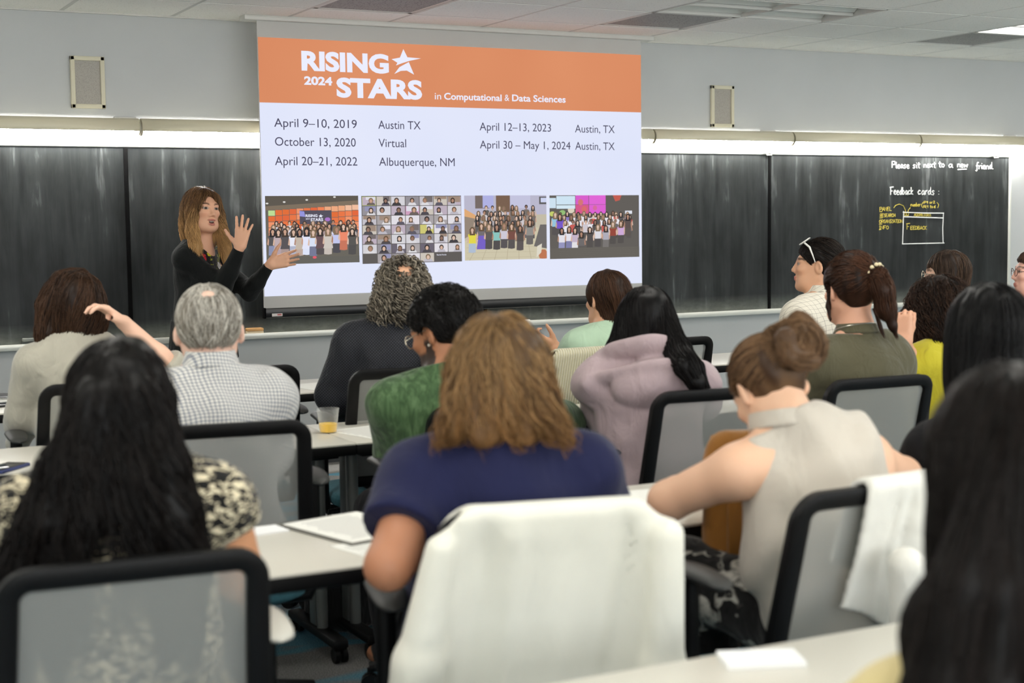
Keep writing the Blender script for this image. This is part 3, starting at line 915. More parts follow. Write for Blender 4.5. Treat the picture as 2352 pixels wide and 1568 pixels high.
LB = ['long black chalkboard panel at the far left behind the seated bob-haired listener', 'black chalkboard panel behind the standing speaker', 'black chalkboard panel hidden behind the projection screen, its lower edge showing', 'black chalkboard panel at the right with chalk writing']
LB = ['black chalkboard panel at the far left end of the wall', 'black chalkboard panel behind the standing speaker', 'black chalkboard panel between the screen and the thin black upright', 'black chalkboard panel with white and yellow chalk writing']
boards = []
for k in range(4):
    xa, xb = EDGES[k]+0.012, EDGES[k+1]-0.012
    t = thing('chalkboard', LB[k], 'chalkboard', ((xa+xb)/2, WALL_Y, 0), 0, 'chalkboards along the front wall')
    o = MB().box((0, -0.016, (BOARD_Z0+BOARD_Z1)/2), (xb-xa, 0.026, BOARD_Z1-BOARD_Z0)).build('slate', MATS['slate'], t)
    boards.append(t)
    q = MB().box(((xb-xa)/2+0.012, -0.021, (BOARD_Z0+BOARD_Z1)/2), (0.024, 0.034, BOARD_Z1-BOARD_Z0), 0.004)
    if k < 3: q.build('black_edge_strip', MATS['black_rubber'], t)
    else: q.build('edge_trim', m_al, t)
struct('trim_1', MB().box(((EDGES[0]+EDGES[-1])/2, WALL_Y-0.021, BOARD_Z1+0.018), (EDGES[-1]-EDGES[0]+0.03, 0.036, 0.030), 0.005), m_al)
t = thing('chalk_tray', 'long pale chalk tray under the chalkboards', 'chalk tray', ((EDGES[0]+EDGES[-1])/2, WALL_Y, BOARD_Z0))
W_ = EDGES[-1]-EDGES[0]+0.03
MB().box((0, -0.048, -0.010), (W_, 0.094, 0.012), 0.003).build('shelf', MATS['cream_tray'], t)
MB().box((0, -0.098, -0.008), (W_, 0.010, 0.034), 0.004).build('lip', m_al, t)
def eraser(label, px, w, mat, matf, nm='chalk_eraser'):
    p = at_y(px, 780, WALL_Y-0.05)
    t = thing(nm, label, 'eraser', (p[0], WALL_Y-0.050, BOARD_Z0-0.004))
    MB().box((0, 0, 0.012), (w, 0.045, 0.022), 0.004).build('felt', matf, t)
    MB().box((0, 0, 0.032), (w, 0.045, 0.018), 0.005).build('grip', mat, t)
eraser('grey chalk-dusted eraser at the left end of the tray', 95, 0.20, plain('eraser_grey', (120, 124, 120), 0.7, var=0.2), plain('felt_grey', (70, 74, 72), 0.9, var=0.3))
eraser('wooden-backed eraser on the tray beside the speaker', 585, 0.10, plain('eraser_wood', (196, 150, 96), 0.5, var=0.15), plain('felt_pale', (190, 176, 150), 0.9))
p = at_y(1208, 757, WALL_Y-0.05)
tag(MB().tube([(-0.03, 0, 0), (0.03, 0.004, 0)], 0.006, 8).build('chalk_stick', plain('chalk', (240, 240, 236), 0.9), None, (p[0], WALL_Y-0.05, BOARD_Z0+0.004)), 'short stick of white chalk on the tray', 'chalk')
def hook(px, py, label):
    p = at_y(px, py, WALL_Y-0.04)
    t = thing('map_hook', label, 'hook', (p[0], WALL_Y-0.038, BOARD_Z1+0.02), 0, 'white hooks on the board rail')
    MB().box((0, -0.010, 0.004), (0.075, 0.018, 0.030), 0.004).build('clip', MATS['grid_white'], t)
    MB().tube([(-0.02, -0.02, 0.0), (-0.02, -0.028, -0.022), (0.02, -0.028, -0.022), (0.02, -0.02, 0.0)], 0.004, 6).build('hook', m_al, t)
hook(1762, 350, 'white clip hook on the board rail above the thin black upright')
hook(2283, 352, 'white clip hook on the board rail at the right end')

# chalk writing: single-stroke letters laid on the board as thin ridges of chalk
G = {
'P': [[(0,0),(0,1),(.45,1),(.58,.78),(.45,.52),(0,.48)]], 'A': [[(0,0),(.3,1),(.6,0)],[(.1,.35),(.5,.35)]], 'N': [[(0,0),(0,1),(.55,0),(.55,1)]],
'E': [[(.5,1),(0,1),(0,0),(.5,0)],[(0,.52),(.4,.52)]], 'L': [[(0,1),(0,0),(.5,0)]], 'R': [[(0,0),(0,1),(.45,1),(.55,.78),(.45,.52),(0,.48)],[(.2,.5),(.58,0)]],
'S': [[(.52,.88),(.25,1),(.02,.8),(.12,.57),(.45,.44),(.52,.2),(.25,0),(0,.12)]], 'C': [[(.55,.85),(.3,1),(.03,.65),(.03,.32),(.28,0),(.55,.14)]],
'H': [[(0,0),(0,1)],[(.55,0),(.55,1)],[(0,.5),(.55,.5)]], 'O': [[(.3,1),(.05,.8),(0,.4),(.2,0),(.45,.05),(.6,.45),(.5,.9),(.3,1)]],
'G': [[(.55,.88),(.3,1),(.03,.65),(.03,.3),(.28,0),(.55,.12),(.55,.45),(.32,.45)]], 'I': [[(.15,0),(.15,1)],[(0,1),(.3,1)],[(0,0),(.3,0)]],
'Z': [[(0,1),(.55,1),(0,0),(.55,0)]], 'T': [[(0,1),(.6,1)],[(.3,1),(.3,0)]], 'F': [[(.05,0),(.05,1)],[(-.1,1),(.6,1.06)],[(.05,.52),(.4,.52)]],
'D': [[(0,0),(0,1),(.4,.9),(.58,.5),(.4,.08),(0,0)]], 'B': [[(0,0),(0,1),(.4,.95),(.45,.68),(.3,.53),(0,.5)],[(.3,.53),(.55,.3),(.4,.03),(0,0)]], 'K': [[(0,0),(0,1)],[(.5,1),(0,.45),(.55,0)]],
'l': [[(.05,1),(.05,.1),(.2,0)]], 'e': [[(0,.3),(.4,.34),(.32,.56),(.12,.56),(0,.3),(.1,.04),(.3,0),(.45,.1)]], 'a': [[(.42,.5),(.2,.58),(.02,.3),(.12,.02),(.3,.1),(.42,.5),(.42,.1),(.52,0)]],
's': [[(.4,.5),(.2,.58),(.06,.44),(.36,.2),(.26,0),(.02,.06)]], 'i': [[(.08,.55),(.08,.06),(.18,0)],[(.08,.78),(.1,.82)]], 't': [[(.15,.95),(.15,.08),(.32,0)],[(-.02,.62),(.36,.66)]],
'n': [[(.02,0),(.04,.55),(.06,.4),(.25,.56),(.4,.44),(.42,0)]], 'x': [[(0,.55),(.42,0)],[(.42,.55),(0,0)]], 'o': [[(.22,.56),(.02,.36),(.08,.04),(.32,.02),(.44,.3),(.22,.56)]],
'w': [[(0,.55),(.12,0),(.3,.42),(.46,0),(.62,.55)]], 'f': [[(.42,1),(.25,1.02),(.16,.8),(.16,-.15),(.05,-.32),(-.06,-.2)],[(0,.5),(.36,.54)]], 'r': [[(.02,0),(.04,.55),(.08,.4),(.3,.56)]],
'd': [[(.4,.5),(.2,.56),(.02,.28),(.14,0),(.32,.1),(.42,1),(.42,.1),(.52,0)]], 'c': [[(.4,.48),(.22,.57),(.02,.3),(.14,.02),(.42,.1)]], 'k': [[(.03,1),(.03,0)],[(.38,.56),(.03,.25),(.42,0)]],
'b': [[(.03,1),(.03,.05),(.25,0),(.42,.28),(.25,.55),(.03,.42)]], 'm': [[(.02,0),(.03,.55),(.2,.52),(.28,.4),(.28,0)],[(.28,.4),(.45,.56),(.54,.4),(.54,0)]], 'u': [[(.02,.55),(.06,.08),(.28,.02),(.4,.5),(.42,0)]],
':': [[(.1,.5),(.1,.44)],[(.1,.1),(.1,.04)]], '.': [[(.06,.04),(.1,0)]], '(': [[(.25,1.3),(.02,.8),(.02,.2),(.25,-.4)]], ')': [[(0,1.3),(.23,.8),(.23,.2),(0,-.4)]],
'1': [[(0,.6),(.2,1),(.2,0)]], '2': [[(0,.8),(.2,1),(.42,.78),(0,0),(.48,0)]], '6': [[(.4,1),(.08,.5),(.05,.12),(.28,0),(.42,.22),(.28,.46),(.06,.3)]]}
ADV = {'m': .72, 'w': .78, 'i': .3, 'l': .3, ':': .3, '.': .25, 't': .44, ' ': .62, '(': .4, ')': .4, 'f': .5, 'r': .42, 'I': .42, '1': .4}
def chalk(strokes, mat, name, label=None, r=0.0042):
    q = MB(); bx = boards[3].location
    for st in strokes:
        if len(st) > 1: q.tube([(x-bx[0], -0.0300, z) for x, z in st], r, 6, up=(0, 1, 0))
    o = q.build(name, mat, boards[3])
    if label: o['label'] = label
    return o
def write(text, px0, px1, py, h):
    """text from pixel px0 to px1 on the board with the baseline at py and capitals h pixels tall"""
    a = at_y(px0, py, WALL_Y-0.03); b_ = at_y(px1, py, WALL_Y-0.03); tp = at_y(px0, py-h, WALL_Y-0.03)
    H_ = tp[2]-a[2]; rs = random.Random(text)
    adv = []; x = 0
    for ch in text:
        adv.append(x); x += ADV.get(ch, .70 if ch.isupper() else .58)
    tot = x-0.15; sx = (b_[0]-a[0])/tot
    out = []
    for ch, x in zip(text, adv):
        jz = rs.uniform(-.04, .04)
        for st in G.get(ch, []):
            out.append([(a[0]+(x+u)*sx, a[2]+(v_+jz)*H_) for u, v_ in st])
    return out
def pl(*pts):
    return [(lambda w: (w[0], w[2]))(at_y(px, py, WALL_Y-0.03)) for px, py in pts]
def zp(x, y): return (1980+x/4.481, 350+y/4.481)
CH_W = plain('chalk_white', (236, 238, 236), 0.95); CH_Y = plain('chalk_yellow', (226, 206, 92), 0.95)
st = write('Please', 2049, 2088, 386, 15)+write('sit', 2096.5, 2112, 385.5, 14)+write('next', 2121.5, 2148, 384.5, 14)+write('to', 2156, 2169, 384, 14)+write('a', 2178.5, 2187, 384.5, 14)+write('new', 2199, 2222.5, 384.5, 14)+write('friend.', 2242, 2281, 388, 15)
st.append(pl((2200, 389.3), (2220, 388.4)))
chalk(st, CH_W, 'chalk_writing', None, 0.0033)
for w_ in (('Feedback', 2045, 2097), ('cards', 2108, 2146), (':', 2152, 2158)): chalk(write(*w_, 447, 17), CH_W, 'chalk_writing', None, 0.0033)
st = [pl(zp(428, 603), zp(422, 780), zp(417, 942)), pl(zp(420, 615), zp(640, 624), zp(842, 625)), pl(zp(838, 620), zp(830, 780), zp(834, 935)), pl(zp(414, 942), zp(640, 936), zp(846, 932)), pl(zp(428, 662), zp(838, 675))]
chalk(st, CH_W, 'chalk_drawing', 'white chalk outline of a card', 0.0030)
st = write('PANEL', 2020.8, 2047.6, 484, 8.3)+write('RESEARCH', 2021.7, 2055.9, 498.4, 7.5)+write('ORGANIZATION', 2019.7, 2072.6, 512.2, 7.5)+write('INFO', 2019.7, 2040.3, 526.3, 7.5)
st += [pl((2020.5, 486), (2026, 486)), pl((2020.5, 500.6), (2027, 500)), pl((2019, 514.8), (2026, 514.3)), pl((2019, 527.6), (2024, 527))]
st += write('number', 2091.6, 2113.9, 474, 9.0)+write('P1', 2122, 2131, 467.8, 5.8)+write('or', 2135, 2141, 467.5, 6.6)+write('2', 2143.5, 2147.4, 467, 5.8)+write('R1', 2121, 2132, 477.6, 5.8)+write('to', 2136, 2143, 477.5, 6.6)+write('6', 2145, 2149, 477.5, 5.8)
st += [pl((2120, 464.5), (2116.5, 470), (2117, 473.5), (2119.5, 477)), pl((2152, 464.5), (2156, 469.5), (2155.5, 473), (2153.5, 477.5))]
st += write('ADDRESSEE', 2099.4, 2138.9, 496.4, 6.5)+write('F', 2082.5, 2089, 527, 13)+write('EEDBACK', 2091.5, 2128.4, 527.4, 8)
st += [pl(zp(327, 570), zp(345, 545), zp(385, 531), zp(425, 548), zp(447, 595), zp(448, 622)), pl(zp(498, 567), zp(478, 590), zp(470, 615))]
st += [pl(zp(434, 623), zp(434, 650), zp(452, 650), zp(453, 623), zp(434, 623)), pl(zp(458, 624), zp(460, 650), zp(478, 648), zp(478, 624))]
chalk(st, CH_Y, 'chalk_writing', 'yellow chalk writing', 0.0019)

# ------------------------------------------------------------------ chalkboard lamps
m, nt, b = new_mat('lamp_tube')
e = nd(nt, 'ShaderNodeEmission'); e.inputs[0].default_value = (1, 0.985, 0.95, 1); e.inputs[1].default_value = TUBE_STRENGTH
nt.links.new(e.outputs[0], nt.nodes['Material Output'].inputs[0])
plain('cream_metal', (214, 206, 180), 0.4); plain('cream_dark', (190, 182, 156), 0.4)
joints = [-0.30, 0.864, 2.02, 3.19, 4.30, 5.40, 6.548, 7.705, 8.872]
nm_ = ['at the far left', 'left of the bracket above the left board', 'right of the bracket above the left board', 'running behind the left part of the screen', 'hidden behind the screen', 'emerging from behind the right edge of the screen', 'above the right written board, left half', 'above the right written board, right half']
nm_ = ['leftmost along the wall, outside the picture', 'above the far left chalkboard', 'between the left bracket and the screen', 'behind the left half of the screen', 'behind the right half of the screen', 'just right of the screen', 'starting at the bracket over the thin black upright', 'at the right end of the wall']
LZ = 1.992; LYO = -0.105
for k in range(8):
    xa, xb = joints[k], joints[k+1]; w = xb-xa-0.012
    t = thing('chalkboard_lamp', 'cream fluorescent chalkboard lamp ' + nm_[k], 'lamp', ((xa+xb)/2, WALL_Y+LYO, LZ), 0, 'fluorescent lamps over the chalkboards')
    q = MB()
    def fn(u, v):
        a = R(-25+v*200); r = 0.050
        return Vector(((u-0.5)*w, -math.cos(a)*r*0.9+0.0, math.sin(a)*r))
    q.grid(fn, 1, 18)
    o = q.build('shade', MATS['cream_metal'], t); md = o.modifiers.new('thick', 'SOLIDIFY'); md.thickness = 0.003
    for sg in (-1, 1):
        MB().tube([(sg*(w/2-0.004), 0, 0.0), (sg*(w/2), 0, 0.0)], 0.047, 20).build('end_cap', MATS['cream_dark'], t)
    MB().tube([(-w/2+0.03, 0, -0.020), (w/2-0.03, 0, -0.020)], 0.019, 12).build('fluorescent_tube', MATS['lamp_tube'], t)
for px, lb in ((287, 'white wall bracket holding the lamps at the left'), (1762, 'white wall bracket holding the lamps above the thin black upright'), (2318, 'white wall bracket holding the lamps at the right end')):
    p = at_y(px, 300, WALL_Y)
    t = thing('lamp_bracket', lb, 'bracket', (p[0], WALL_Y, LZ), 0, 'wall brackets of the chalkboard lamps')
    MB().box((0, -0.008, 0), (0.125, 0.016, 0.128), 0.004).build('wall_plate', MATS['troffer_white'], t)
    MB().box((0, -0.055, 0.02), (0.035, 0.09, 0.03), 0.004).build('arm', MATS['troffer_white'], t)
# wall speakers
m, nt, b = new_mat('speaker_mesh')
v = obj_coord(nt, (220, 1, 220)); ck = nd(nt, 'ShaderNodeTexVoronoi'); ck.inputs['Scale'].default_value = 1.0; nt.links.new(v, ck.inputs['Vector'])
nt.links.new(ramp(nt, ck.outputs['Distance'], [(0.2, lin((140, 136, 128))), (0.45, lin((166, 161, 152)))]), b.inputs['Base Color'])
cream2 = plain('speaker_cream', (212, 206, 182), 0.5)
for (xa, xb), (za, zb), lb in (((1.672, 1.858), (2.098, 2.383), 'cream framed wall speaker left of the screen'), ((5.939, 6.127), (2.070, 2.352), 'cream framed wall speaker right of the screen')):
    t = thing('wall_speaker', lb, 'speaker', ((xa+xb)/2, WALL_Y, (za+zb)/2), 0, 'wall speakers')
    w, h = xb-xa, zb-za; f = 0.024
    q = MB()
    for sg in (-1, 1):
        q.box((sg*(w/2-f/2), -0.012, 0), (f, 0.024, h), 0.004); q.box((0, -0.012, sg*(h/2-f/2)), (w, 0.024, f), 0.004)
    q.build('frame', cream2, t)
    MB().box((0, -0.006, 0), (w-2*f+0.004, 0.012, h-2*f+0.004)).build('grille', MATS['speaker_mesh'], t)

# ------------------------------------------------------------------ projection screen
SY = WALL_Y-0.24
SX0, SX1 = 0.5*(at_y(590, 84, SY)[0]+at_y(607, 700, SY)[0]), 0.5*(at_y(1471, 127, SY)[0]+at_y(1477, 655, SY)[0])
tl = at_y(594, 84, SY); 
SZT = CEIL_Z+0.0; SL_T = 0.5*(at_y(590, 84, SY)[2]+at_y(1471, 127, SY)[2]); SL_B = 0.5*(at_y(605, 678, SY)[2]+at_y(1477, 652, SY)[2]); BAR = 0.5*(at_y(607, 720, SY)[2]+at_y(1300, 690, SY)[2])
screen = thing('projection_screen', 'large pull-down projection screen showing an orange and white slide', 'screen', ((SX0+SX1)/2, SY, 0))
SCX = (SX0+SX1)/2
m, nt, b = new_mat('screen_fabric')
b.inputs['Base Color'].default_value = (*lin((196, 194, 190)), 1); b.inputs['Roughness'].default_value = 0.8
MB().box((0, 0.004, (BAR+0.02+SZT)/2), (SX1-SX0, 0.004, SZT-BAR-0.02)).build('fabric', m, screen)
MB().box((0, 0.0, BAR), (SX1-SX0+0.004, 0.034, 0.056), 0.008).build('bottom_bar', plain('bar_black', (16, 16, 17), 0.3), screen)
q = MB()
for sg in (-1, 1): q.box((sg*(SX1-SX0)/2, 0, BAR), (0.012, 0.042, 0.062), 0.004)
q.build('end_cap', MATS['black_rubber'], screen)
p = at_y(637, 723, SY-0.02)
o = MB().box((p[0]-SCX, -0.0185, p[2]), (0.062, 0.002, 0.017)).build('sticker', plain('sticker_white', (226, 218, 214), 0.5), screen); o['label'] = 'small white and red sticker'
q = MB()
for k in range(4): q.box((p[0]-SCX+0.004+k*0.006, -0.0205, p[2]+0.001), (0.004, 0.001, 0.009))
q.build('sticker_lettering', plain('sticker_red', (190, 40, 44), 0.5), screen)
MB().box((0, 0.02, CEIL_Z-0.012), (SX1-SX0+0.16, 0.10, 0.030), 0.006).build('top_case', MATS['troffer_white'], screen)
# the slide: light thrown on the fabric
def slide_mat(name, rgb, grad=None):
    m, nt, b = new_mat(name)
    e = nd(nt, 'ShaderNodeEmission'); e.inputs[1].default_value = SCREEN_GAIN; e.inputs[0].default_value = (*lin(rgb), 1)
    if grad:
        tc = nd(nt, 'ShaderNodeTexCoord'); f = noise(nt, tc.outputs['Object'], 0.9, 2)
        nt.links.new(ramp(nt, f, [(0.3, lin(grad)), (0.7, lin(rgb))]), e.inputs[0])
    nt.links.new(e.outputs[0], nt.nodes['Material Output'].inputs[0]); return m
M_OR = slide_mat('slide_orange', (223, 147, 106), (214, 136, 97)); M_WH = slide_mat('slide_white', (230, 234, 252), (222, 228, 250))
M_TX = slide_mat('slide_ink', (78, 76, 98)); M_TW = slide_mat('slide_title_white', (236, 238, 254))
zo = 0.5*(at_y(594, 234, SY)[2]+at_y(1472, 259, SY)[2])
def srect(name, xa, za, xb, zb, mat, lift=0.0005):
    return MB().poly([(xa-SCX, -lift, za), (xb-SCX, -lift, za), (xb-SCX, -lift, zb), (xa-SCX, -lift, zb)]).build(name, mat, screen, smooth=False, recalc=False)
srect('slide_banner', SX0+0.004, zo, SX1-0.003, SL_T, M_OR)
srect('slide_page', SX0+0.004, SL_B, SX1-0.003, zo, M_WH)
def text_mesh(body, bold=0.0):
    cu = bpy.data.curves.new('text', 'FONT'); cu.body = body; cu.size = 1.0; cu.offset = bold; cu.resolution_u = 4
    o = bpy.data.objects.new('text', cu); COL.objects.link(o)
    bpy.context.view_layer.update()
    me = bpy.data.meshes.new_from_object(o.evaluated_get(bpy.context.evaluated_depsgraph_get()))
    bpy.data.objects.remove(o); bpy.data.curves.remove(cu)
    n = len(me.vertices); co = np.empty(n*3, np.float32); me.vertices.foreach_get('co', co); return me, co.reshape(-1, 3)
CAPH = 0.729
_m, _c = text_mesh('H'); CAPH = float(_c[:, 1].max()); bpy.data.meshes.remove(_m)
def stext(body, px0, px1, py, h, mat, bold=0.0, name='slide_text', py1=None):
    a = at_y(px0, py, SY); c = at_y(px1, py if py1 is None else py1, SY); tp = at_y(px0, py-h, SY)
    me, co = text_mesh(body, bold)
    sx = (c[0]-a[0])/(co[:, 0].max()-co[:, 0].min()); sz = (tp[2]-a[2])/(CAPH+bold*2)
    out = np.stack([a[0]-SCX+(co[:, 0]-co[:, 0].min())*sx, np.full(len(co), -0.0015), a[2]+(co[:, 1]+bold)*sz], 1)
    me.vertices.foreach_set('co', out.astype(np.float32).ravel()); me.name = name; me.update()
    return link(name, me, mat, screen)
stext('RISING', 692.6, 893, 162, 45.5, M_TW, 0.045, 'slide_title')
stext('2024', 698.5, 763, 194.5, 19.5, M_TW, 0.04, 'slide_title')
stext('STARS', 773, 969.6, 223.5, 45.5, M_TW, 0.045, 'slide_title')
stext('in', 998.5, 1013, 228, 15.5, M_TW)
stext('Computational', 1020, 1152, 228.6, 15.5, M_TW, 0.022); stext('&', 1159, 1169.5, 231.5, 14.5, M_TW); stext('Data Sciences', 1176, 1299, 232.4, 15.5, M_TW, 0.022)
for tx in (('April 9–10, 2019', 629.7, 819.4, 291, 19.5), ('October 13, 2020', 631.6, 817, 334.3, 19.5), ('April 20–21, 2022', 631.6, 820.6, 379, 19.5),
           ('Austin TX', 868.7, 966, 295.5, 18.8), ('Virtual', 869.5, 932.8, 337.4, 18.8), ('Albuquerque, NM', 870.6, 1044.3, 380.4, 18.8),
           ('April 12–13, 2023', 1101.4, 1265.3, 299.3, 18), ('Austin, TX', 1320.5, 1411.6, 304, 17.6), ('April 30 – May 1, 2024', 1102, 1310, 340.6, 18), ('Austin, TX', 1321, 1411.6, 343.6, 17.6)):
    stext(*tx, M_TX, 0.0)
def zq(x, y): w = at_y(580+x/2.5565, 40+y/2.5565, SY); return (w[0]-SCX, -0.0015, w[2])
q = MB()
q.poly([zq(885, 186), zq(909, 234), zq(988, 241), zq(925, 254), zq(880, 268), zq(842, 282), zq(850, 266), zq(816, 245), zq(865, 236)])
q.poly([zq(832, 332), zq(862, 292), zq(917, 262), zq(948, 336), zq(905, 312), zq(870, 314)])
q.build('slide_star_emblem', M_TW, screen, smooth=False, recalc=False)

# pictures on the slide
PIC_M = col_attr_mat('slide_picture', emit=SCREEN_GAIN)
class Pic:
    def __init__(s, px0, py0, px1, py1, name, label):
        a = at_y(px0, py0, SY); b_ = at_y(px1, py1, SY)
        s.x0, s.z1, s.w, s.h = a[0]-SCX, a[2], b_[0]-a[0], a[2]-b_[2]
        s.V, s.F, s.C, s.d = [], [], [], 0.0008; s.name, s.label = name, label
    def poly(s, pts, rgb, lift=True):
        if lift: s.d += 0.0000045
        n = len(s.V)
        for u, v in pts:
            u = min(max(u, 0), 1); v = min(max(v, 0), 1)
            s.V.append((s.x0+u*s.w, -s.d, s.z1-v*s.h)); s.C.append(lin(rgb))
        s.F.append(list(range(n, n+len(pts))))
    def rect(s, u0, v0, u1, v1, rgb): s.poly([(u0, v1), (u1, v1), (u1, v0), (u0, v0)], rgb)
    def disc(s, u, v, r, rgb, sx=1.0, n=10, a0=0, a1=360):
        s.poly([(u+r*sx*s.h/s.w*math.cos(R(a0+(a1-a0)*k/n)), v-r*math.sin(R(a0+(a1-a0)*k/n))) for k in range(n+(0 if a1-a0 == 360 else 1))], rgb)
    def person(s, u, v, hh, top, hair, legs, skin=(206, 170, 150), skirt=False, long=True, rnd=random):
        """standing figure with the head centre at (u, v), head half-height hh"""
        k = s.h/s.w; w = hh*2.0*k
        s.poly([(u-w*0.95, v+hh*9.6), (u-w*0.1, v+hh*9.8), (u+w*0.1, v+hh*9.8), (u+w*0.75, v+hh*9.6), (u+w*0.8, v+hh*5.6), (u-w*0.85, v+hh*5.6)], legs)
        if skirt:
            s.poly([(u-w*1.1, v+hh*7.2), (u+w*1.1, v+hh*7.2), (u+w*0.7, v+hh*4.4), (u-w*0.7, v+hh*4.4)], top)
        s.poly([(u-w*1.25, v+hh*5.2), (u-w*0.9, v+hh*5.6), (u-w*0.75, v+hh*2.6), (u-w*1.0, v+hh*2.2)], skin)
        s.poly([(u+w*0.9, v+hh*5.6), (u+w*1.25, v+hh*5.2), (u+w*1.0, v+hh*2.2), (u+w*0.75, v+hh*2.6)], skin)
        s.poly([(u-w*0.85, v+hh*5.8), (u+w*0.85, v+hh*5.8), (u+w*0.8, v+hh*3.6), (u+w*1.05, v+hh*2.1), (u+w*0.6, v+hh*1.4), (u-w*0.6, v+hh*1.4), (u-w*1.05, v+hh*2.1), (u-w*0.8, v+hh*3.6)], top)
        if long: s.poly([(u-w*0.68, v+hh*2.3), (u+w*0.68, v+hh*2.3), (u+w*0.62, v-hh*0.5), (u-w*0.62, v-hh*0.5)], hair)
        s.disc(u, v-hh*0.2, hh*1.12, hair, 0.95)
        s.poly([(u-w*0.2, v+hh*1.6), (u+w*0.2, v+hh*1.6), (u+w*0.2, v+hh*0.5), (u-w*0.2, v+hh*0.5)], skin)
        s.disc(u, v+hh*0.15, hh*0.85, skin, 0.78)
    def done(s):
        me = bpy.data.meshes.new(s.name); me.from_pydata(s.V, [], s.F); me.update()
        a = me.color_attributes.new('Col', 'FLOAT_COLOR', 'POINT')
        for k, c in enumerate(s.C): a.data[k].color = (*c, 1)
        o = link(s.name, me, PIC_M, screen); o['label'] = s.label; return o
rnd = random.Random(11)
SK = [(214, 180, 160), (200, 160, 138), (176, 136, 116), (220, 190, 172), (150, 118, 104)]
HR = [(62, 56, 54), (74, 64, 58), (52, 50, 52), (104, 84, 66), (132, 112, 90)]
def crowd(P, rows, tops, legs, skirt=0.3):
    for v, n, u0, u1, hh in rows:
        for k in range(n):
            u = u0+(u1-u0)*(k+0.5)/n+rnd.uniform(-.3, .3)*(u1-u0)/n
            P.person(u, v+rnd.uniform(-.4, .4)*hh, hh*rnd.uniform(.9, 1.08), rnd.choice(tops), rnd.choice(HR), rnd.choice(legs), rnd.choice(SK), rnd.random() < skirt, rnd.random() < .75)
# first picture: a group before an orange video wall
P = Pic(608.4, 449.9, 825.6, 602, 'slide_picture', 'group photograph before an orange video wall')
P.rect(0, 0, 1, 1, (108, 104, 96)); P.poly([(0, .21), (1, .13), (1, 0), (0, 0)], (96, 90, 82)); P.poly([(0, .21), (1, .13), (1, .07), (0, .15)], (128, 114, 98))
for u, v in ((.02, .10), (.20, .08), (.44, .05), (.74, .01)): P.disc(u, v+.01, .012, (230, 228, 224), 1.8)
for i in range(13):
    for j in range(5):
        ua, ub = .03+i*.075, .03+(i+1)*.075-.005
        f0 = lambda u: .215-.085*u
        va, vb = f0(ua)+j*.085, f0(ua)+(j+1)*.085-.008
        c = rnd.choice([(232, 120, 74), (226, 106, 66), (238, 132, 88), (240, 150, 110), (226, 112, 62)])
        if j == 0 and i > 7: c = rnd.choice([(240, 190, 160), (238, 170, 130)])
        if j == 0 and i == 0: c = (190, 220, 150)
        P.rect(ua, va, ub, vb, c)
P.rect(.36, .215, .70, .42, (88, 84, 96)); P.poly([(.36, .30), (.42, .31), (.41, .23), (.36, .22)], (150, 150, 220)); P.disc(.66, .35, .03, (170, 120, 200), 1.5)
crowd(P, [(.40, 12, .05, 1.0, .028), (.45, 14, .04, 1.0, .030), (.485, 12, .10, .98, .031)], [(120, 116, 118), (224, 224, 236), (96, 94, 100), (200, 190, 190), (170, 150, 150)], [(92, 88, 88), (110, 106, 108)])
F1 = [(.07, .52, (92, 90, 92), (140, 146, 176), 0), (.13, .53, (190, 172, 176), (180, 160, 166), 1), (.20, .52, (92, 88, 90), (170, 150, 146), 1), (.29, .53, (232, 234, 246), (176, 180, 200), 0), (.355, .53, (196, 182, 168), (190, 170, 160), 1), (.43, .52, (228, 230, 248), (222, 228, 248), 1), (.50, .54, (216, 224, 244), (120, 124, 150), 0), (.575, .52, (108, 86, 90), (90, 84, 86), 1), (.66, .52, (206, 198, 190), (200, 190, 182), 1), (.755, .50, (196, 200, 236), (84, 82, 88), 0), (.83, .46, (236, 140, 110), (200, 120, 96), 0), (.925, .53, (92, 90, 88), (86, 84, 84), 0)]
for u, v, tcol, lcol, sk in F1: P.person(u, v, .036, tcol, rnd.choice(HR), lcol, rnd.choice(SK[:4]), bool(sk))
P.poly([(0, 1), (1, 1), (1, .90), (0, .90)], (104, 102, 96)); P.disc(.51, .91, .02, (226, 96, 110), 1.6)
P.done()
def pic_text(body, px0, px1, py, h, bold=0.03):
    o = stext(body, px0, px1, py, h, M_TW, bold, 'slide_text'); o.location.y = -0.0008; return o
pic_text('RISING', 701.5, 729, 498.5, 6.3); pic_text('STARS', 713, 742, 508, 7.0); pic_text('2019', 702, 711, 504, 2.8)
q = MB(); w = lambda x, y: (lambda p_: (p_[0]-SCX, -0.0024, p_[2]))(at_y(x, y, SY))
q.poly([w(736.5, 491.5), w(738, 494.5), w(742, 495), w(738.5, 497), w(739, 500), w(736, 498), w(733, 500), w(734, 497), w(731.5, 495), w(735, 494.5)]); q.build('slide_star_emblem', M_TW, screen, smooth=False, recalc=False)
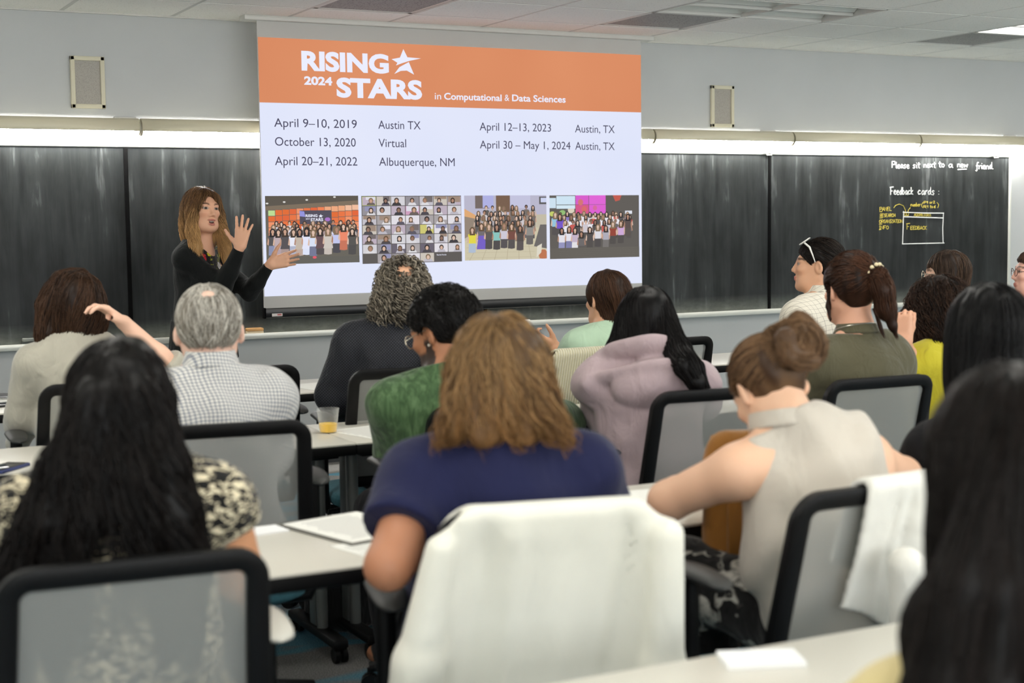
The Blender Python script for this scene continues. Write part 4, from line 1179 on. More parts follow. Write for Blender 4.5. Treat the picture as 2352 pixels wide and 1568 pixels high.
# second picture: a grid of video-call tiles
P = Pic(829.6, 449.9, 1061, 600, 'slide_picture', 'grid of video call tiles')
P.rect(0, 0, 1, 1, (98, 94, 92))
BG = [(196, 192, 200), (212, 210, 216), (170, 164, 166), (150, 146, 152), (226, 222, 228), (190, 176, 190), (204, 196, 186)]
for j in range(7):
    for i in range(7):
        if j == 6 and i in (0, 5, 6): continue
        ua, va = .006+i*.1425, .01+j*.1415; ub, vb = ua+.136, va+.132
        c = rnd.choice(BG)
        if (i, j) == (3, 1): c = (206, 160, 190)
        if (i, j) == (4, 3): c = (206, 200, 120)
        if (i, j) in ((2, 5), (4, 5)): c = (110, 104, 116)
        P.rect(ua, va, ub, vb, c)
        if rnd.random() < .5: P.rect(ua+rnd.uniform(0, .07), va, min(ub, ua+.13), va+rnd.uniform(.04, .09), rnd.choice([(150, 150, 180), (222, 220, 230), (120, 112, 112), (160, 140, 126)]))
        uc, vc = ua+.068+rnd.uniform(-.02, .025), va+.062; hc, sk = rnd.choice(HR), rnd.choice(SK); s_ = rnd.uniform(.85, 1.15)
        P.poly([(uc-.045*s_, vb), (uc+.045*s_, vb), (uc+.032*s_, vc+.032), (uc, vc+.022), (uc-.032*s_, vc+.032)], rnd.choice([(82, 78, 84), (96, 92, 104), (70, 68, 72), (190, 186, 196), (110, 100, 96), (220, 218, 222)]))
        P.disc(uc, vc-.004, .040*s_, hc, 0.95)
        if rnd.random() < .6: P.rect(uc-.021*s_, vc, uc+.021*s_, vc+.045, hc)
        P.disc(uc, vc+.004, .029*s_, sk, .8)
        if (i, j) == (0, 0):
            for (a1, b1, a2, b2) in ((ua, va, ub, va+.006), (ua, vb-.006, ub, vb), (ua, va, ua+.004, vb), (ub-.004, va, ub, vb)): P.rect(a1, b1, a2, b2, (190, 200, 120))
P.done(); pic_text('Rachel Rocks', 1003, 1025, 586.5, 3.2, 0.01)
# third picture: a group seen from above in a bright lobby
P = Pic(1065.8, 449, 1256, 593.5, 'slide_picture', 'group photograph in a bright lobby seen from above')
P.rect(0, 0, 1, 1, (196, 188, 168)); P.rect(0, 0, 1, .30, (186, 184, 204)); P.rect(.13, 0, .30, .20, (120, 108, 104)); P.rect(.22, 0, .35, .19, (176, 178, 226)); P.rect(.38, 0, .55, .26, (122, 98, 82)); P.rect(.55, 0, .80, .2, (196, 196, 222)); P.rect(.91, .02, 1, .14, (98, 96, 98)); P.rect(.93, .04, 1, .11, (206, 212, 240))
P.poly([(0, .66), (.2, .52), (.12, .3), (0, .2)], (150, 136, 122)); P.poly([(0, .32), (.14, .36), (.13, .30), (0, .2)], (222, 170, 120))
P.poly([(0, 1), (1, 1), (1, .52), (.85, .5), (.15, .62), (0, .70)], (206, 198, 172))
for k in range(7): P.poly([(.05+k*.15, 1), (.058+k*.15, 1), (.21+k*.11, .64), (.205+k*.11, .64)], (186, 176, 150))
for k in range(4): P.rect(0.02, .72+k*.08, .85, .725+k*.08, (188, 178, 152))
P.poly([(.84, .80), (1, .84), (1, .46), (.92, .46)], (112, 108, 106)); P.disc(.96, .94, .09, (190, 120, 88)); P.poly([(.87, .98), (.93, .90), (.94, .76), (.88, .80)], (222, 216, 200))
dk = [(100, 96, 94), (120, 112, 108), (150, 138, 130), (88, 84, 84), (176, 172, 176), (206, 200, 204)]
crowd(P, [(.19, 8, .20, .85, .026), (.27, 11, .15, .86, .026), (.34, 11, .12, .84, .027), (.42, 10, .13, .84, .028)], dk, [(96, 92, 92), (112, 108, 110)], .1)
F3 = [(.09, .53, (226, 214, 80), (176, 190, 210), 0), (.20, .47, (118, 112, 116), (120, 104, 180), 1), (.29, .48, (98, 92, 90), (88, 84, 84), 0), (.385, .49, (140, 196, 190), (86, 82, 82), 0), (.475, .47, (206, 200, 214), (92, 88, 90), 0), (.565, .48, (122, 82, 74), (92, 88, 88), 0), (.67, .51, (88, 82, 80), (96, 90, 90), 0), (.79, .42, (146, 144, 140), (110, 106, 104), 0)]
for u, v, tcol, lcol, sk in F3:
    P.person(u, v, .036, tcol, rnd.choice(HR), lcol, rnd.choice(SK[:4]))
    if sk: P.poly([(u-.06, v+.36), (u+.06, v+.36), (u+.035, v+.15), (u-.035, v+.15)], (120, 100, 196))
P.done()
# fourth picture: a group in a dark hall before bright screens
P = Pic(1261.8, 448.7, 1468, 589.5, 'slide_picture', 'group photograph in a dark hall with a pink screen')
P.rect(0, 0, 1, 1, (100, 96, 92)); P.rect(.0, .04, .07, .20, (206, 226, 240)); P.rect(.075, .01, .28, .145, (206, 228, 242)); P.rect(.075, .155, .28, .21, (212, 232, 242)); P.rect(.285, 0, .43, .145, (216, 96, 204)); P.rect(.435, 0, .62, .145, (224, 104, 214)); P.rect(.285, .15, .43, .29, (214, 92, 140)); P.rect(.435, .15, .62, .29, (222, 100, 210))
P.disc(.34, .11, .05, (212, 120, 120)); P.disc(.5, .2, .04, (214, 110, 160)); P.disc(.38, .22, .05, (216, 110, 110)); P.poly([(.70, .0), (.80, 0), (.78, .08), (.73, .10)], (196, 96, 84)); P.disc(.03, .29, .04, (196, 206, 110), 1.4); P.disc(.14, .27, .04, (150, 190, 120), 1.4); P.rect(.2, .21, .27, .28, (220, 210, 190)); P.rect(.84, .25, .92, .30, (222, 226, 236))
tp4 = [(228, 226, 234), (88, 84, 84), (232, 230, 238), (96, 92, 92), (206, 200, 208), (140, 126, 190), (200, 96, 90), (110, 106, 108)]
crowd(P, [(.29, 13, .10, .90, .026), (.345, 12, .06, .94, .028), (.42, 11, .14, .9, .029)], tp4, [(88, 84, 82), (94, 90, 88)], .05)
F4 = [(.06, .30, (150, 196, 220), (90, 86, 86)), (.11, .33, (120, 90, 200), (90, 86, 86)), (.13, .55, (226, 224, 232), (150, 150, 190)), (.21, .53, (228, 226, 236), (130, 130, 170)), (.275, .55, (196, 180, 200), (226, 224, 228)), (.345, .61, (112, 108, 108), (98, 94, 92)), (.44, .54, (86, 82, 82), (88, 84, 82)), (.53, .50, (222, 220, 226), (86, 82, 82)), (.62, .52, (176, 174, 186), (122, 118, 116)), (.70, .46, (150, 76, 64), (88, 84, 82)), (.79, .45, (206, 170, 214), (88, 84, 82)), (.87, .34, (96, 84, 82), (96, 88, 84))]
for u, v, tcol, lcol in F4: P.person(u, v, .033, tcol, rnd.choice(HR), lcol, rnd.choice(SK[:4]))
P.poly([(0, 1), (1, 1), (1, .83), (0, .83)], (104, 100, 94))
for k in range(5): P.rect(.1, .85+k*.03, .95, .852+k*.03, (120, 116, 110))
P.done()
# ------------------------------------------------------------------ tables
TABLE_T = plain('laminate', (214, 211, 200), 0.35, var=0.015, vscale=3, spec=0.45)
EDGE = plain('edge_black', (9, 9, 10), 0.5, spec=0.2)
LEGM = plain('leg_grey', (118, 120, 118), 0.4, 0.5); FOOTM = plain('foot_black', (12, 12, 13), 0.5, spec=0.3)
TLEN = 1.50
def make_table(dep=0.51):
    t = thing('training_table', 'table', 'table', (0, 0, 0))
    MB().box((0, 0, 0.7315), (TLEN-0.004, dep-0.004, 0.007), 0.002).build('tabletop', TABLE_T, t)
    MB().box((0, 0, 0.712), (TLEN, dep, 0.034), 0.006).build('edge_band', EDGE, t)
    for sg in (-1, 1):
        q = MB()
        q.tube([(sg*0.69, -0.055, 0.07), (sg*0.69, -0.055, 0.70)], 0.019, 14); q.box((sg*0.69, 0.0, 0.39), (0.034, 0.06, 0.62), 0.006)
        lg = q.build('leg', LEGM, t)
        MB().box((sg*0.69, 0, 0.065), (0.055, dep-0.04, 0.032), 0.010).build('foot', FOOTM, lg)
        MB().box((sg*0.66, 0, 0.688), (0.10, dep-0.12, 0.018), 0.004).build('bracket', FOOTM, lg)
        for sy in (-1, 1):
            q = MB(); y = sy*(dep/2-0.04)
            for dx in (-0.014, 0.014): q.tube([(sg*0.69+dx-0.008, y, 0.025), (sg*0.69+dx+0.008, y, 0.025)], 0.025, 14)
            q.tube([(sg*0.69, y, 0.03), (sg*0.69, y, 0.06)], 0.008, 8)
            q.build('caster', FOOTM, lg)
    MB().box((0, 0.12, 0.675), (1.2, 0.03, 0.03), 0.004).build('rail', FOOTM, t)
    return t
proto_table = make_table()
ROWS = {'A': (1.745, [1.22, 2.74], 'nearest row'), 'B': (3.15, [-0.41, 1.11, 2.61], 'second row'), 'C': (4.775, [-0.48, 1.02, 2.52, 4.02], 'third row'), 'D': (6.24, [-0.40, 1.10, 2.60, 4.10, 5.60, 7.10], 'front row')}
TL = {('A', 0): 'white-topped table with one white card at the bottom edge, nearest the camera', ('A', 1): 'white-topped table at the bottom right behind the dark hair in the foreground',
      ('B', 0): 'white-topped table at the left edge behind the woman in the black and cream blouse', ('B', 1): 'white-topped table with a clipboard of paper in front of the woman in navy', ('B', 2): 'white-topped table the woman in the sleeveless blouse leans on',
      ('C', 0): 'white-topped table at the left with the blue phone, behind the long wavy black hair', ('C', 1): 'white-topped table with the cup of orange juice', ('C', 2): 'white-topped table in front of the mauve jacket', ('C', 3): 'white-topped table in front of the yellow vest',
      ('D', 0): 'white-topped front table at the far left with the black notebook', ('D', 1): 'white-topped front table between the checked shirt and the black shirt', ('D', 2): 'white-topped front table before the curly-haired man', ('D', 3): 'white-topped front table before the woman in pale green', ('D', 4): 'white-topped front table before the man in the pale plaid shirt', ('D', 5): 'white-topped front table at the far right'}
TL[('D', 4)] = 'white-topped front table before the listener with sunglasses on the head'
first = True
for rk, (y, xs, _) in ROWS.items():
    for k, x in enumerate(xs):
        o = proto_table if first else copy_tree(proto_table); first = False
        o.location = (x, y, 0); o['label'] = TL[(rk, k)]; o['group'] = 'white topped training tables in rows'
# ------------------------------------------------------------------ chairs
m, nt, b = new_mat('mesh_back')
v = obj_coord(nt, (1, 1, 1))
w1 = nd(nt, 'ShaderNodeTexWave', wave_type='BANDS', bands_direction='Z'); w1.inputs['Scale'].default_value = 95; nt.links.new(v, w1.inputs['Vector'])
nt.links.new(ramp(nt, w1.outputs['Fac'], [(0.2, lin((140, 141, 138))), (0.8, lin((168, 169, 165)))]), b.inputs['Base Color'])
b.inputs['Roughness'].default_value = 0.6; b.inputs['Sheen Weight'].default_value = 0.2
b.inputs['Alpha'].default_value = 0.60
FR = plain('chair_black', (9, 9, 10), 0.5, spec=0.2); PADM = plain('arm_pad', (52, 53, 52), 0.5); SEATM = plain('seat_teal', (62, 110, 122), 0.9, var=0.12, vscale=60, bmp=0.3, bscale=300)
def rrect(w, h, r, n=6):
    pts = []
    for cx, cz, a0 in ((w/2-r, h/2-r, 0), (-w/2+r, h/2-r, 90), (-w/2+r, -h/2+r, 180), (w/2-r, -h/2+r, 270)):
        for k in range(n+1):
            a = R(a0+90*k/n); pts.append((cx+r*math.cos(a), cz+r*math.sin(a)))
    return pts
BACK_T = 0.935
def back_y(z): return -0.235-0.085*(z-0.55)/0.38+0.015*math.sin((z-0.5)/0.43*3.14)
def make_chair():
    t = thing('task_chair', 'chair', 'chair')
    W, z0, z1 = 0.425, 0.50, BACK_T
    # frame swept along a rounded rectangle, a little wider below
    path = rrect(W, z1-z0, 0.055, 6); zc = (z0+z1)/2
    def wid(z): return 1.0+0.10*(z1-z)/(z1-z0)
    bm = MB(); n = len(path); rings = []
    for i, (x, z) in enumerate(path):
        xp, zp_ = path[i-1]; xn, zn = path[(i+1) % n]
        tx, tz = xn-xp, zn-zp_; l = math.hypot(tx, tz); nx, nz = tz/l, -tx/l
        Z = zc+z; ring = []
        for (u, v_) in ((-.5, -.35), (-.35, -.5), (.35, -.5), (.5, -.35), (.5, .35), (.35, .5), (-.35, .5), (-.5, .35)):
            inw = 0.038*(u-0.5); zz = Z+nz*inw
            ring.append(bm.bm.verts.new(((x+nx*inw)*wid(zz), back_y(zz)+v_*0.032, zz)))
        rings.append(ring)
    for i in range(n):
        A, B = rings[i], rings[(i+1) % n]
        for j in range(8): bm.bm.faces.new((A[j], A[(j+1) % 8], B[(j+1) % 8], B[j]))
    fr = bm.build('back_frame', FR, t, angle=50)
    q = MB()
    def fn(u, v_):
        z = z0+0.02+(z1-z0-0.04)*v_; x = (u-0.5)*(W-0.045)*wid(z)
        return Vector((x, back_y(z)-0.006+0.0*math.cos(u*6), z))
    q.grid(fn, 10, 14).build('back_mesh', MATS['mesh_back'], t, recalc=False)
    q = MB(); q.tube([(0, -0.02, 0.375), (0, -0.20, 0.38), (0, -0.265, 0.45), (0, back_y(0.55)-0.02, 0.56)], [0.03, 0.028, 0.028, 0.022], 10)
    q.build('back_support', FR, t)
    q = MB()
    def cush(u, v_):
        a = 2*math.pi*u; e = 0.55
        ca, sa = math.cos(a), math.sin(a)
        x = 0.245*math.copysign(abs(ca)**e, ca); y = 0.235*math.copysign(abs(sa)**e, sa)+0.03
        prof = [(0.0, 0.400), (0.85, 0.396), (0.98, 0.412), (1.0, 0.434), (0.96, 0.452), (0.80, 0.460), (0.0, 0.457)]
        k = v_*6; i = min(int(k), 5); f = k-i
        r = prof[i][0]*(1-f)+prof[i+1][0]*f; z = prof[i][1]*(1-f)+prof[i+1][1]*f
        return Vector((x*r, y*r+0.03*(1-r), z-0.02*max(0, (y*r-0.15))))
    q.grid(cush, 40, 18); bmesh.ops.remove_doubles(q.bm, verts=q.bm.verts, dist=0.0005)
    q.build('seat', SEATM, t, angle=60)
    for sg in (-1, 1):
        q = MB(); x = sg*0.268
        q.tube([(sg*0.15, -0.05, 0.385), (sg*0.25, -0.05, 0.39), (x, -0.05, 0.44), (x, -0.05, 0.725)], [0.018, 0.02, 0.022, 0.020], 10)
        ps = q.build('armrest_post', FR, t)
        q = MB()
        def pad(u, v_):
            a = 2*math.pi*v_; s_ = math.sin(math.pi*min(max(u, 0.0), 1.0))**0.28 if 0 < u < 1 else 0.05
            return Vector((x+0.040*s_*math.cos(a)*(1-0.15*u), -0.18+0.26*u, 0.742+0.014*s_*math.sin(a)-0.012*(u-0.5)**2*4))
        q.grid(pad, 16, 16); bmesh.ops.remove_doubles(q.bm, verts=q.bm.verts, dist=0.0005)
        q.build('armrest_pad', PADM, t, angle=80)
    MB().tube([(0, 0, 0.09), (0, 0, 0.25), (0, 0, 0.251), (0, 0, 0.385)], [0.030, 0.030, 0.018, 0.018], 14).box((0, 0, 0.380), (0.24, 0.24, 0.032), 0.01).build('gas_lift', FR, t)
    bs = MB()
    for k in range(5):
        a = R(72*k+18); bs.tube([(0, 0, 0.11), (0.16*math.cos(a), 0.16*math.sin(a), 0.10), (0.30*math.cos(a), 0.30*math.sin(a), 0.075)], [0.030, 0.022, 0.016], 10)
    bo = bs.build('star_base', FR, t)
    for k in range(5):
        a = R(72*k+18); q = MB(); c_, s_ = math.cos(a), math.sin(a)
        for d in (-0.013, 0.013):
            q.tube([(0.30*c_-s_*(d-0.008), 0.30*s_+c_*(d-0.008), 0.028), (0.30*c_-s_*(d+0.008), 0.30*s_+c_*(d+0.008), 0.028)], 0.028, 12)
        q.tube([(0.30*c_, 0.30*s_, 0.03), (0.30*c_, 0.30*s_, 0.075)], 0.008, 8)
        q.build('caster', FR, bo)
    return t
BT_Y = back_y(BACK_T)
proto_chair = make_chair()
_chairs = []
def chair(x, y_back_top, rz, label, pad=None):
    """x, y give the middle of the back's top edge"""
    o = proto_chair if not _chairs else copy_tree(proto_chair)
    a = R(rz); ox, oy = -math.sin(a)*BT_Y, math.cos(a)*BT_Y
    o.location = (x-ox, y_back_top-oy, 0); o.rotation_euler = (0, 0, a); o['label'] = label; o['group'] = 'black task chairs with grey mesh backs'
    _chairs.append(o); return o
# ------------------------------------------------------------------ cloth
def cloth(name, rgb, rough=0.85, var=0.06, vscale=8, sheen=0.2, wr=0.75, wscale=15, weave=400, spec=0.2):
    m, nt, b = new_mat(name); c = lin(rgb); v = obj_coord(nt)
    f = noise(nt, v, vscale, 3)
    nt.links.new(ramp(nt, f, [(0.3, tuple(x*(1-var) for x in c)), (0.7, tuple(min(1, x*(1+var)) for x in c))]), b.inputs['Base Color'])
    b.inputs['Roughness'].default_value = rough; b.inputs['Sheen Weight'].default_value = sheen; b.inputs['Specular IOR Level'].default_value = spec
    h = math_n(nt, 'ADD', math_n(nt, 'MULTIPLY', noise(nt, obj_coord(nt, (1, 1, 0.5)), wscale, 3, 0.5, 0.6), 1.0), math_n(nt, 'MULTIPLY', noise(nt, v, weave, 1), 0.04))
    bump(nt, b, h, wr, 0.02); return m
def check_cloth(name, base, line, fx, fz, w, rough=0.8, soft=0.0, line2=None):
    m = cloth(name, base, rough); nt = m.node_tree; b = nt.nodes['Principled BSDF']
    tc = nd(nt, 'ShaderNodeTexCoord'); wn = noise(nt, tc.outputs['Object'], 9, 2)
    sp = nd(nt, 'ShaderNodeSeparateXYZ'); nt.links.new(tc.outputs['Object'], sp.inputs[0])
    ws = math_n(nt, 'MULTIPLY', wn, 0.02)
    def stripe(o, f):
        a = math_n(nt, 'FRACT', math_n(nt, 'MULTIPLY', math_n(nt, 'ADD', o, ws), f)); return math_n(nt, 'LESS_THAN', a, w)
    xs = math_n(nt, 'ADD', sp.outputs['X'], math_n(nt, 'MULTIPLY', sp.outputs['Y'], 0.6))
    zs = math_n(nt, 'ADD', sp.outputs['Z'], math_n(nt, 'MULTIPLY', sp.outputs['Y'], 0.55))
    tot = math_n(nt, 'ADD', stripe(xs, fx), stripe(zs, fz))
    tot = math_n(nt, 'MULTIPLY', tot, 0.6)
    nt.links.new(mixc(nt, tot, lin(base), lin(line)), b.inputs['Base Color']); return m
def print_cloth(name, stops, scale, dist=1.5, aniso=(1, 1, 1), rot=(0, 0, 0), det=2.0, rough=0.8):
    m = cloth(name, (128, 128, 128), rough); nt = m.node_tree; b = nt.nodes['Principled BSDF']
    f = noise(nt, obj_coord(nt, aniso, rot), scale, det, 0.5, dist)
    nt.links.new(ramp(nt, f, stops), b.inputs['Base Color']); return m
def flower_cloth(name, bg, petals, leaf, scale, amount=0.42):
    m = cloth(name, bg, 0.8); nt = m.node_tree; b = nt.nodes['Principled BSDF']
    v = obj_coord(nt); wv = nd(nt, 'ShaderNodeTexNoise'); wv.inputs['Scale'].default_value = scale*1.6; nt.links.new(v, wv.inputs['Vector'])
    mx = nd(nt, 'ShaderNodeVectorMath', operation='MULTIPLY_ADD'); nt.links.new(wv.outputs['Color'], mx.inputs[0]); mx.inputs[1].default_value = (0.9/scale,)*3; nt.links.new(v, mx.inputs[2])
    vo = nd(nt, 'ShaderNodeTexVoronoi'); vo.inputs['Scale'].default_value = scale; nt.links.new(mx.outputs[0], vo.inputs['Vector'])
    d = ramp(nt, vo.outputs['Distance'], [(amount-0.03, (1, 1, 1)), (amount+0.02, (0, 0, 0))])
    hue = nd(nt, 'ShaderNodeSeparateColor'); nt.links.new(vo.outputs['Color'], hue.inputs[0])
    st = [(i/len(petals), lin(c)) for i, c in enumerate(petals)]
    r = nd(nt, 'ShaderNodeValToRGB'); r.color_ramp.interpolation = 'CONSTANT'; e = r.color_ramp.elements
    while len(e) < len(st): e.new(0.5)
    for el, (p, c) in zip(e, st): el.position = p; el.color = (*c, 1)
    nt.links.new(hue.outputs[0], r.inputs['Fac'])
    vein = noise(nt, v, scale*6, 2); pm = ramp(nt, vein, [(0.40, (0.25, 0.25, 0.25)), (0.52, (1, 1, 1))])
    col = mixc(nt, d, lin(bg), r.outputs['Color'])
    mm = nd(nt, 'ShaderNodeMix', data_type='RGBA', blend_type='MULTIPLY'); mm.inputs[0].default_value = 0.8; nt.links.new(col, mm.inputs[6]); nt.links.new(pm, mm.inputs[7])
    v2 = nd(nt, 'ShaderNodeTexVoronoi', feature='DISTANCE_TO_EDGE'); v2.inputs['Scale'].default_value = scale*0.9; nt.links.new(mx.outputs[0], v2.inputs['Vector'])
    lm = ramp(nt, v2.outputs['Distance'], [(0.015, (1, 1, 1)), (0.04, (0, 0, 0))])
    lm2 = ramp(nt, noise(nt, v, scale*1.3, 2), [(0.5, (0, 0, 0)), (0.56, (1, 1, 1))])
    k = math_n(nt, 'MULTIPLY', lm, lm2)
    nt.links.new(mixc(nt, k, mm.outputs[2], lin(leaf)), b.inputs['Base Color']); return m
cloth('trouser_dark', (18, 18, 22), 0.85, sheen=0.05); cloth('trouser_jeans', (52, 62, 84), 0.85)
cloth('cardigan_black', (15, 17, 17), 0.85, sheen=0.06)
flower_cloth('dress_floral', (14, 14, 17), [(14, 14, 17), (200, 190, 40), (190, 30, 46), (226, 220, 214), (176, 172, 50), (14, 14, 17), (206, 120, 150)], (160, 160, 60), 22, 0.50)
cloth('sweater_grey', (176, 172, 158), 0.95, sheen=0.4)
check_cloth('shirt_check', (222, 220, 214), (104, 112, 130), 95, 95, 0.34)
m = cloth('shirt_dotted', (22, 23, 28), 0.6, spec=0.2, sheen=0.05)
nt = m.node_tree; b = nt.nodes['Principled BSDF']; vo = nd(nt, 'ShaderNodeTexVoronoi'); vo.inputs['Scale'].default_value = 130; vo.inputs['Randomness'].default_value = 0.0
nt.links.new(obj_coord(nt, (1, 0, 1), (0.0, 0.78, 0)), vo.inputs['Vector'])
nt.links.new(ramp(nt, vo.outputs['Distance'], [(0.22, lin((56, 58, 66))), (0.34, lin((24, 25, 30)))]), b.inputs['Base Color'])
print_cloth('sweater_green', [(0.34, lin((56, 80, 50))), (0.5, lin((70, 96, 62))), (0.68, lin((90, 116, 80)))], 60, 0.6, (1, 1, 0.25), (0.5, 0.5, 0.3), 4, 0.95)
cloth('tee_navy', (26, 29, 62), 0.85, wscale=9, sheen=0.1)
print_cloth('blouse_animal', [(0.52, lin((10, 9, 8))), (0.57, lin((214, 202, 172)))], 64, 1.2, (0.8, 1, 1.9), (0.4, 0.6, 0.4), 2.0)
cloth('tee_mint', (172, 198, 172), 0.85)
cloth('jacket_mauve', (174, 154, 158), 0.6, sheen=0.15, wr=0.55, wscale=18, spec=0.3)
cloth('blouse_cream', (192, 184, 172), 0.75, wr=0.7, wscale=12)
flower_cloth('trouser_floral', (16, 16, 17), [(16, 16, 17), (206, 203, 194), (190, 187, 178), (214, 210, 200), (16, 16, 17), (200, 196, 186)], (170, 168, 160), 11, 0.46)
cloth('shirt_olive', (86, 82, 62), 0.8, wr=0.6, wscale=18)
check_cloth('shirt_plaid', (222, 216, 202), (120, 112, 104), 42, 42, 0.07)
cloth('vest_yellow', (196, 184, 50), 0.95, sheen=0.4); cloth('tank_black', (8, 8, 9), 0.8, sheen=0.02)
cloth('top_black', (14, 14, 17), 0.8, sheen=0.03); cloth('top_sand', (206, 190, 140), 0.8); cloth('top_pink', (232, 204, 196), 0.95, wr=0.6, wscale=60)
cloth('top_brown', (66, 54, 48), 0.85)
print_cloth('knit_teal', [(0.3, lin((40, 70, 76))), (0.7, lin((60, 92, 98)))], 30, 0.5)

GREY_FLOW = lambda p: unit(np.stack([p[:, 0]*2.0, -0.10-0.5*(p[:, 1] < 0), -0.9+p[:, 2]*0], 1))
def down(bx=0.0, by=-0.25, out=0.0):
    return lambda p: np.stack([bx+out*p[:, 0]*8, np.full(len(p), by), np.full(len(p), -1.0)], 1)
def to_point(t, bias=(0, 0, 0)):
    t = A3(t); return lambda p: unit(t-p)+A3(bias)
EARHOLE = union([ell((-0.088, 0.002, -0.012), (0.032, 0.034, 0.048)), ell((0.088, 0.002, -0.012), (0.032, 0.034, 0.048))])
def short_cap(th, dz=0.0, nape=-0.085):
    f = cut(cap(th), hairline(dz), lambda q: nape-q[:, 2], k=0.008); return minus(f, EARHOLE, 0.008)
def glasses(fig, mat, name='glasses', y=0.098, z=0.008, up=False):
    q = MB(); o = fig
    P = lambda x, yy, zz: tuple(o.H((x, yy, zz)))
    if not up:
        for sg in (-1, 1):
            q.tube([P(sg*0.034+0.024*math.cos(a), y+0.008-0.004*abs(math.cos(a)), z-0.004+0.019*math.sin(a)) for a in np.linspace(0, 6.283, 20)[:-1]], 0.0017, 6, close=True)
            q.tube([P(sg*0.058, y+0.002, z), P(sg*0.077, 0.05, z+0.004), P(sg*0.080, -0.005, z+0.008), P(sg*0.078, -0.02, z-0.012)], 0.0015, 6)
        q.tube([P(-0.011, y+0.009, z), P(0.011, y+0.009, z)], 0.0016, 6)
    return q.build(name, mat, fig.root)
GOLD = plain('glasses_metal', (206, 196, 176), 0.25, 0.9); TORT = plain('glasses_brown', (66, 36, 30), 0.3)

# ------------------------------------------------------------------ 1 the speaker, standing
VR = np.array([math.cos(R(15.7)), -math.sin(R(15.7)), 0]); VD = np.array([math.sin(R(15.7)), math.cos(R(15.7)), 0])
f1 = Fig('woman with long highlighted hair standing in a black cardigan, both hands raised', (2.190, 7.741, 1.520), drop=0.190, face=-134, hyaw=-31, hpitch=-4, hroll=-4,
         lean=(0, 0.02), sw=0.136, bulk=0.86, skin=(220, 168, 138), stand=True, mouth_open=True, h=0.0045, hs=0.99, brow=(84, 58, 42), neck_r=0.046, chest=0.9,
         arms={'R': dict(elbow=('px', 512, 656, 7.53), wrist=('px', 551, 568, 7.44), f=tuple(VR*0.20+VD*0.12+np.array([0, 0, 1.0])), t=tuple(-VR+VD*0.15+np.array([0, 0, 0.15])), n=tuple(VD), world=True, curl=0.10, spread=0.22, thumb=1.0, curls=[0.06, 0.08, 0.12, 0.10]),
               'L': dict(elbow=('px', 574, 672, 7.64), wrist=('px', 621, 606, 7.52), f=tuple(VR*1.0-VD*0.25+np.array([0, 0, 0.26])), t=tuple(np.array([0, 0, 1.0])-VR*0.15), n=tuple(-VD+np.array([0, 0, 0.35])), world=True, curl=0.16, spread=0.09, thumb=0.85)})
f1.build_body()
_hp = f1.hip
def dress_skirt(P):
    z = np.clip((P[:, 2]-0.40)/(_hp[2]+0.10-0.40), 0, 1)
    r = 0.225-0.075*z
    return np.maximum((np.sqrt((P[:, 0]/1.08)**2+(P[:, 1]/0.86)**2)-r)*0.8, np.maximum(P[:, 2]-(_hp[2]+0.10), 0.40-P[:, 2]))
f1.top(MATS['dress_floral'], 'none', t=0.010, hem=0.405, neck=0.02, neck_tilt=0.9, seed=3, folds=0.003, name='dress', armhole=-0.02, h=0.007, extra=dress_skirt, scoop=0.0)
f1.top(MATS['cardigan_black'], 'long', t=0.020, hem=_hp[2]-0.16, neck=0.01, neck_tilt=0.2, seed=6, folds=0.0035, name='cardigan', loose=0.012, arm_t=0.007, h=0.006,
       cuts=(lambda P: np.minimum(0.070+0.06*np.clip((P[:, 2]-1.10)/0.28, 0, 1)-np.abs(P[:, 0]), P[:, 1]-0.0),),
       extra=lambda P: np.maximum(np.maximum(np.abs(dress_skirt(P)-0.012)-0.006, np.minimum(0.08-np.abs(P[:, 0]), P[:, 1])), np.maximum(_hp[2]-0.16-P[:, 2], P[:, 2]-_hp[2]-0.05)))
for k in ('L', 'R'):
    a = f1.an[k]
    g = cut(union([cone(a+np.array([0, -0.03, -0.042]), a+np.array([0, 0.14, -0.052]), 0.041, 0.032), cone(a+np.array([0, -0.02, -0.02]), a+np.array([0, 0, 0.02]), 0.041, 0.041)], 0.02), lambda P, z=a[2]: (z-0.079)-P[:, 2])
    V, F = polygonise(g, a-0.13, a+np.array([0.1, 0.22, 0.08]), 0.01); link('shoe', np_mesh('shoe', V, F), MATS['shoe_black'], f1.root)
FACE1 = union([ell((0.0, 0.112, -0.030), (0.057, 0.088, 0.124)), ell((0, 0.08, -0.17), (0.040, 0.09, 0.10))], 0.02)
lockR = ([(0.052, 0.050, 0.075), (0.082, 0.032, -0.02), (0.088, 0.045, -0.12), (0.086, 0.075, -0.20), (0.078, 0.090, -0.27)], [0.014, 0.024, 0.028, 0.027, 0.010], 260)
lockL = ([(-0.052, 0.050, 0.075), (-0.083, 0.028, -0.02), (-0.094, 0.040, -0.12), (-0.094, 0.070, -0.20), (-0.082, 0.088, -0.28)], [0.014, 0.024, 0.030, 0.029, 0.010], 260)
f1.hair([open_face(union([cap(0.013), ell((0.060, -0.02, -0.06), (0.044, 0.062, 0.13)), ell((-0.060, -0.02, -0.06), (0.046, 0.062, 0.13)), ell((0, -0.060, -0.075), (0.085, 0.055, 0.15))], 0.03), FACE1)],
        [lockR, lockL], col=(58, 40, 28), col2=(128, 94, 62), tip=(182, 142, 94), zend=-0.285, seed=2, n=2400, L=0.36, nseg=22, rad=0.0009, amp=0.011, rl=0.14, freq=44, var=0.55, flow=down(0, -0.05, 0.6), off=0.004, h=0.006, jitter=0.10, groove=0.002)

# ------------------------------------------------------------------ front row of seats
def seated(label, head, **kw):
    return Fig(label, head, **kw)
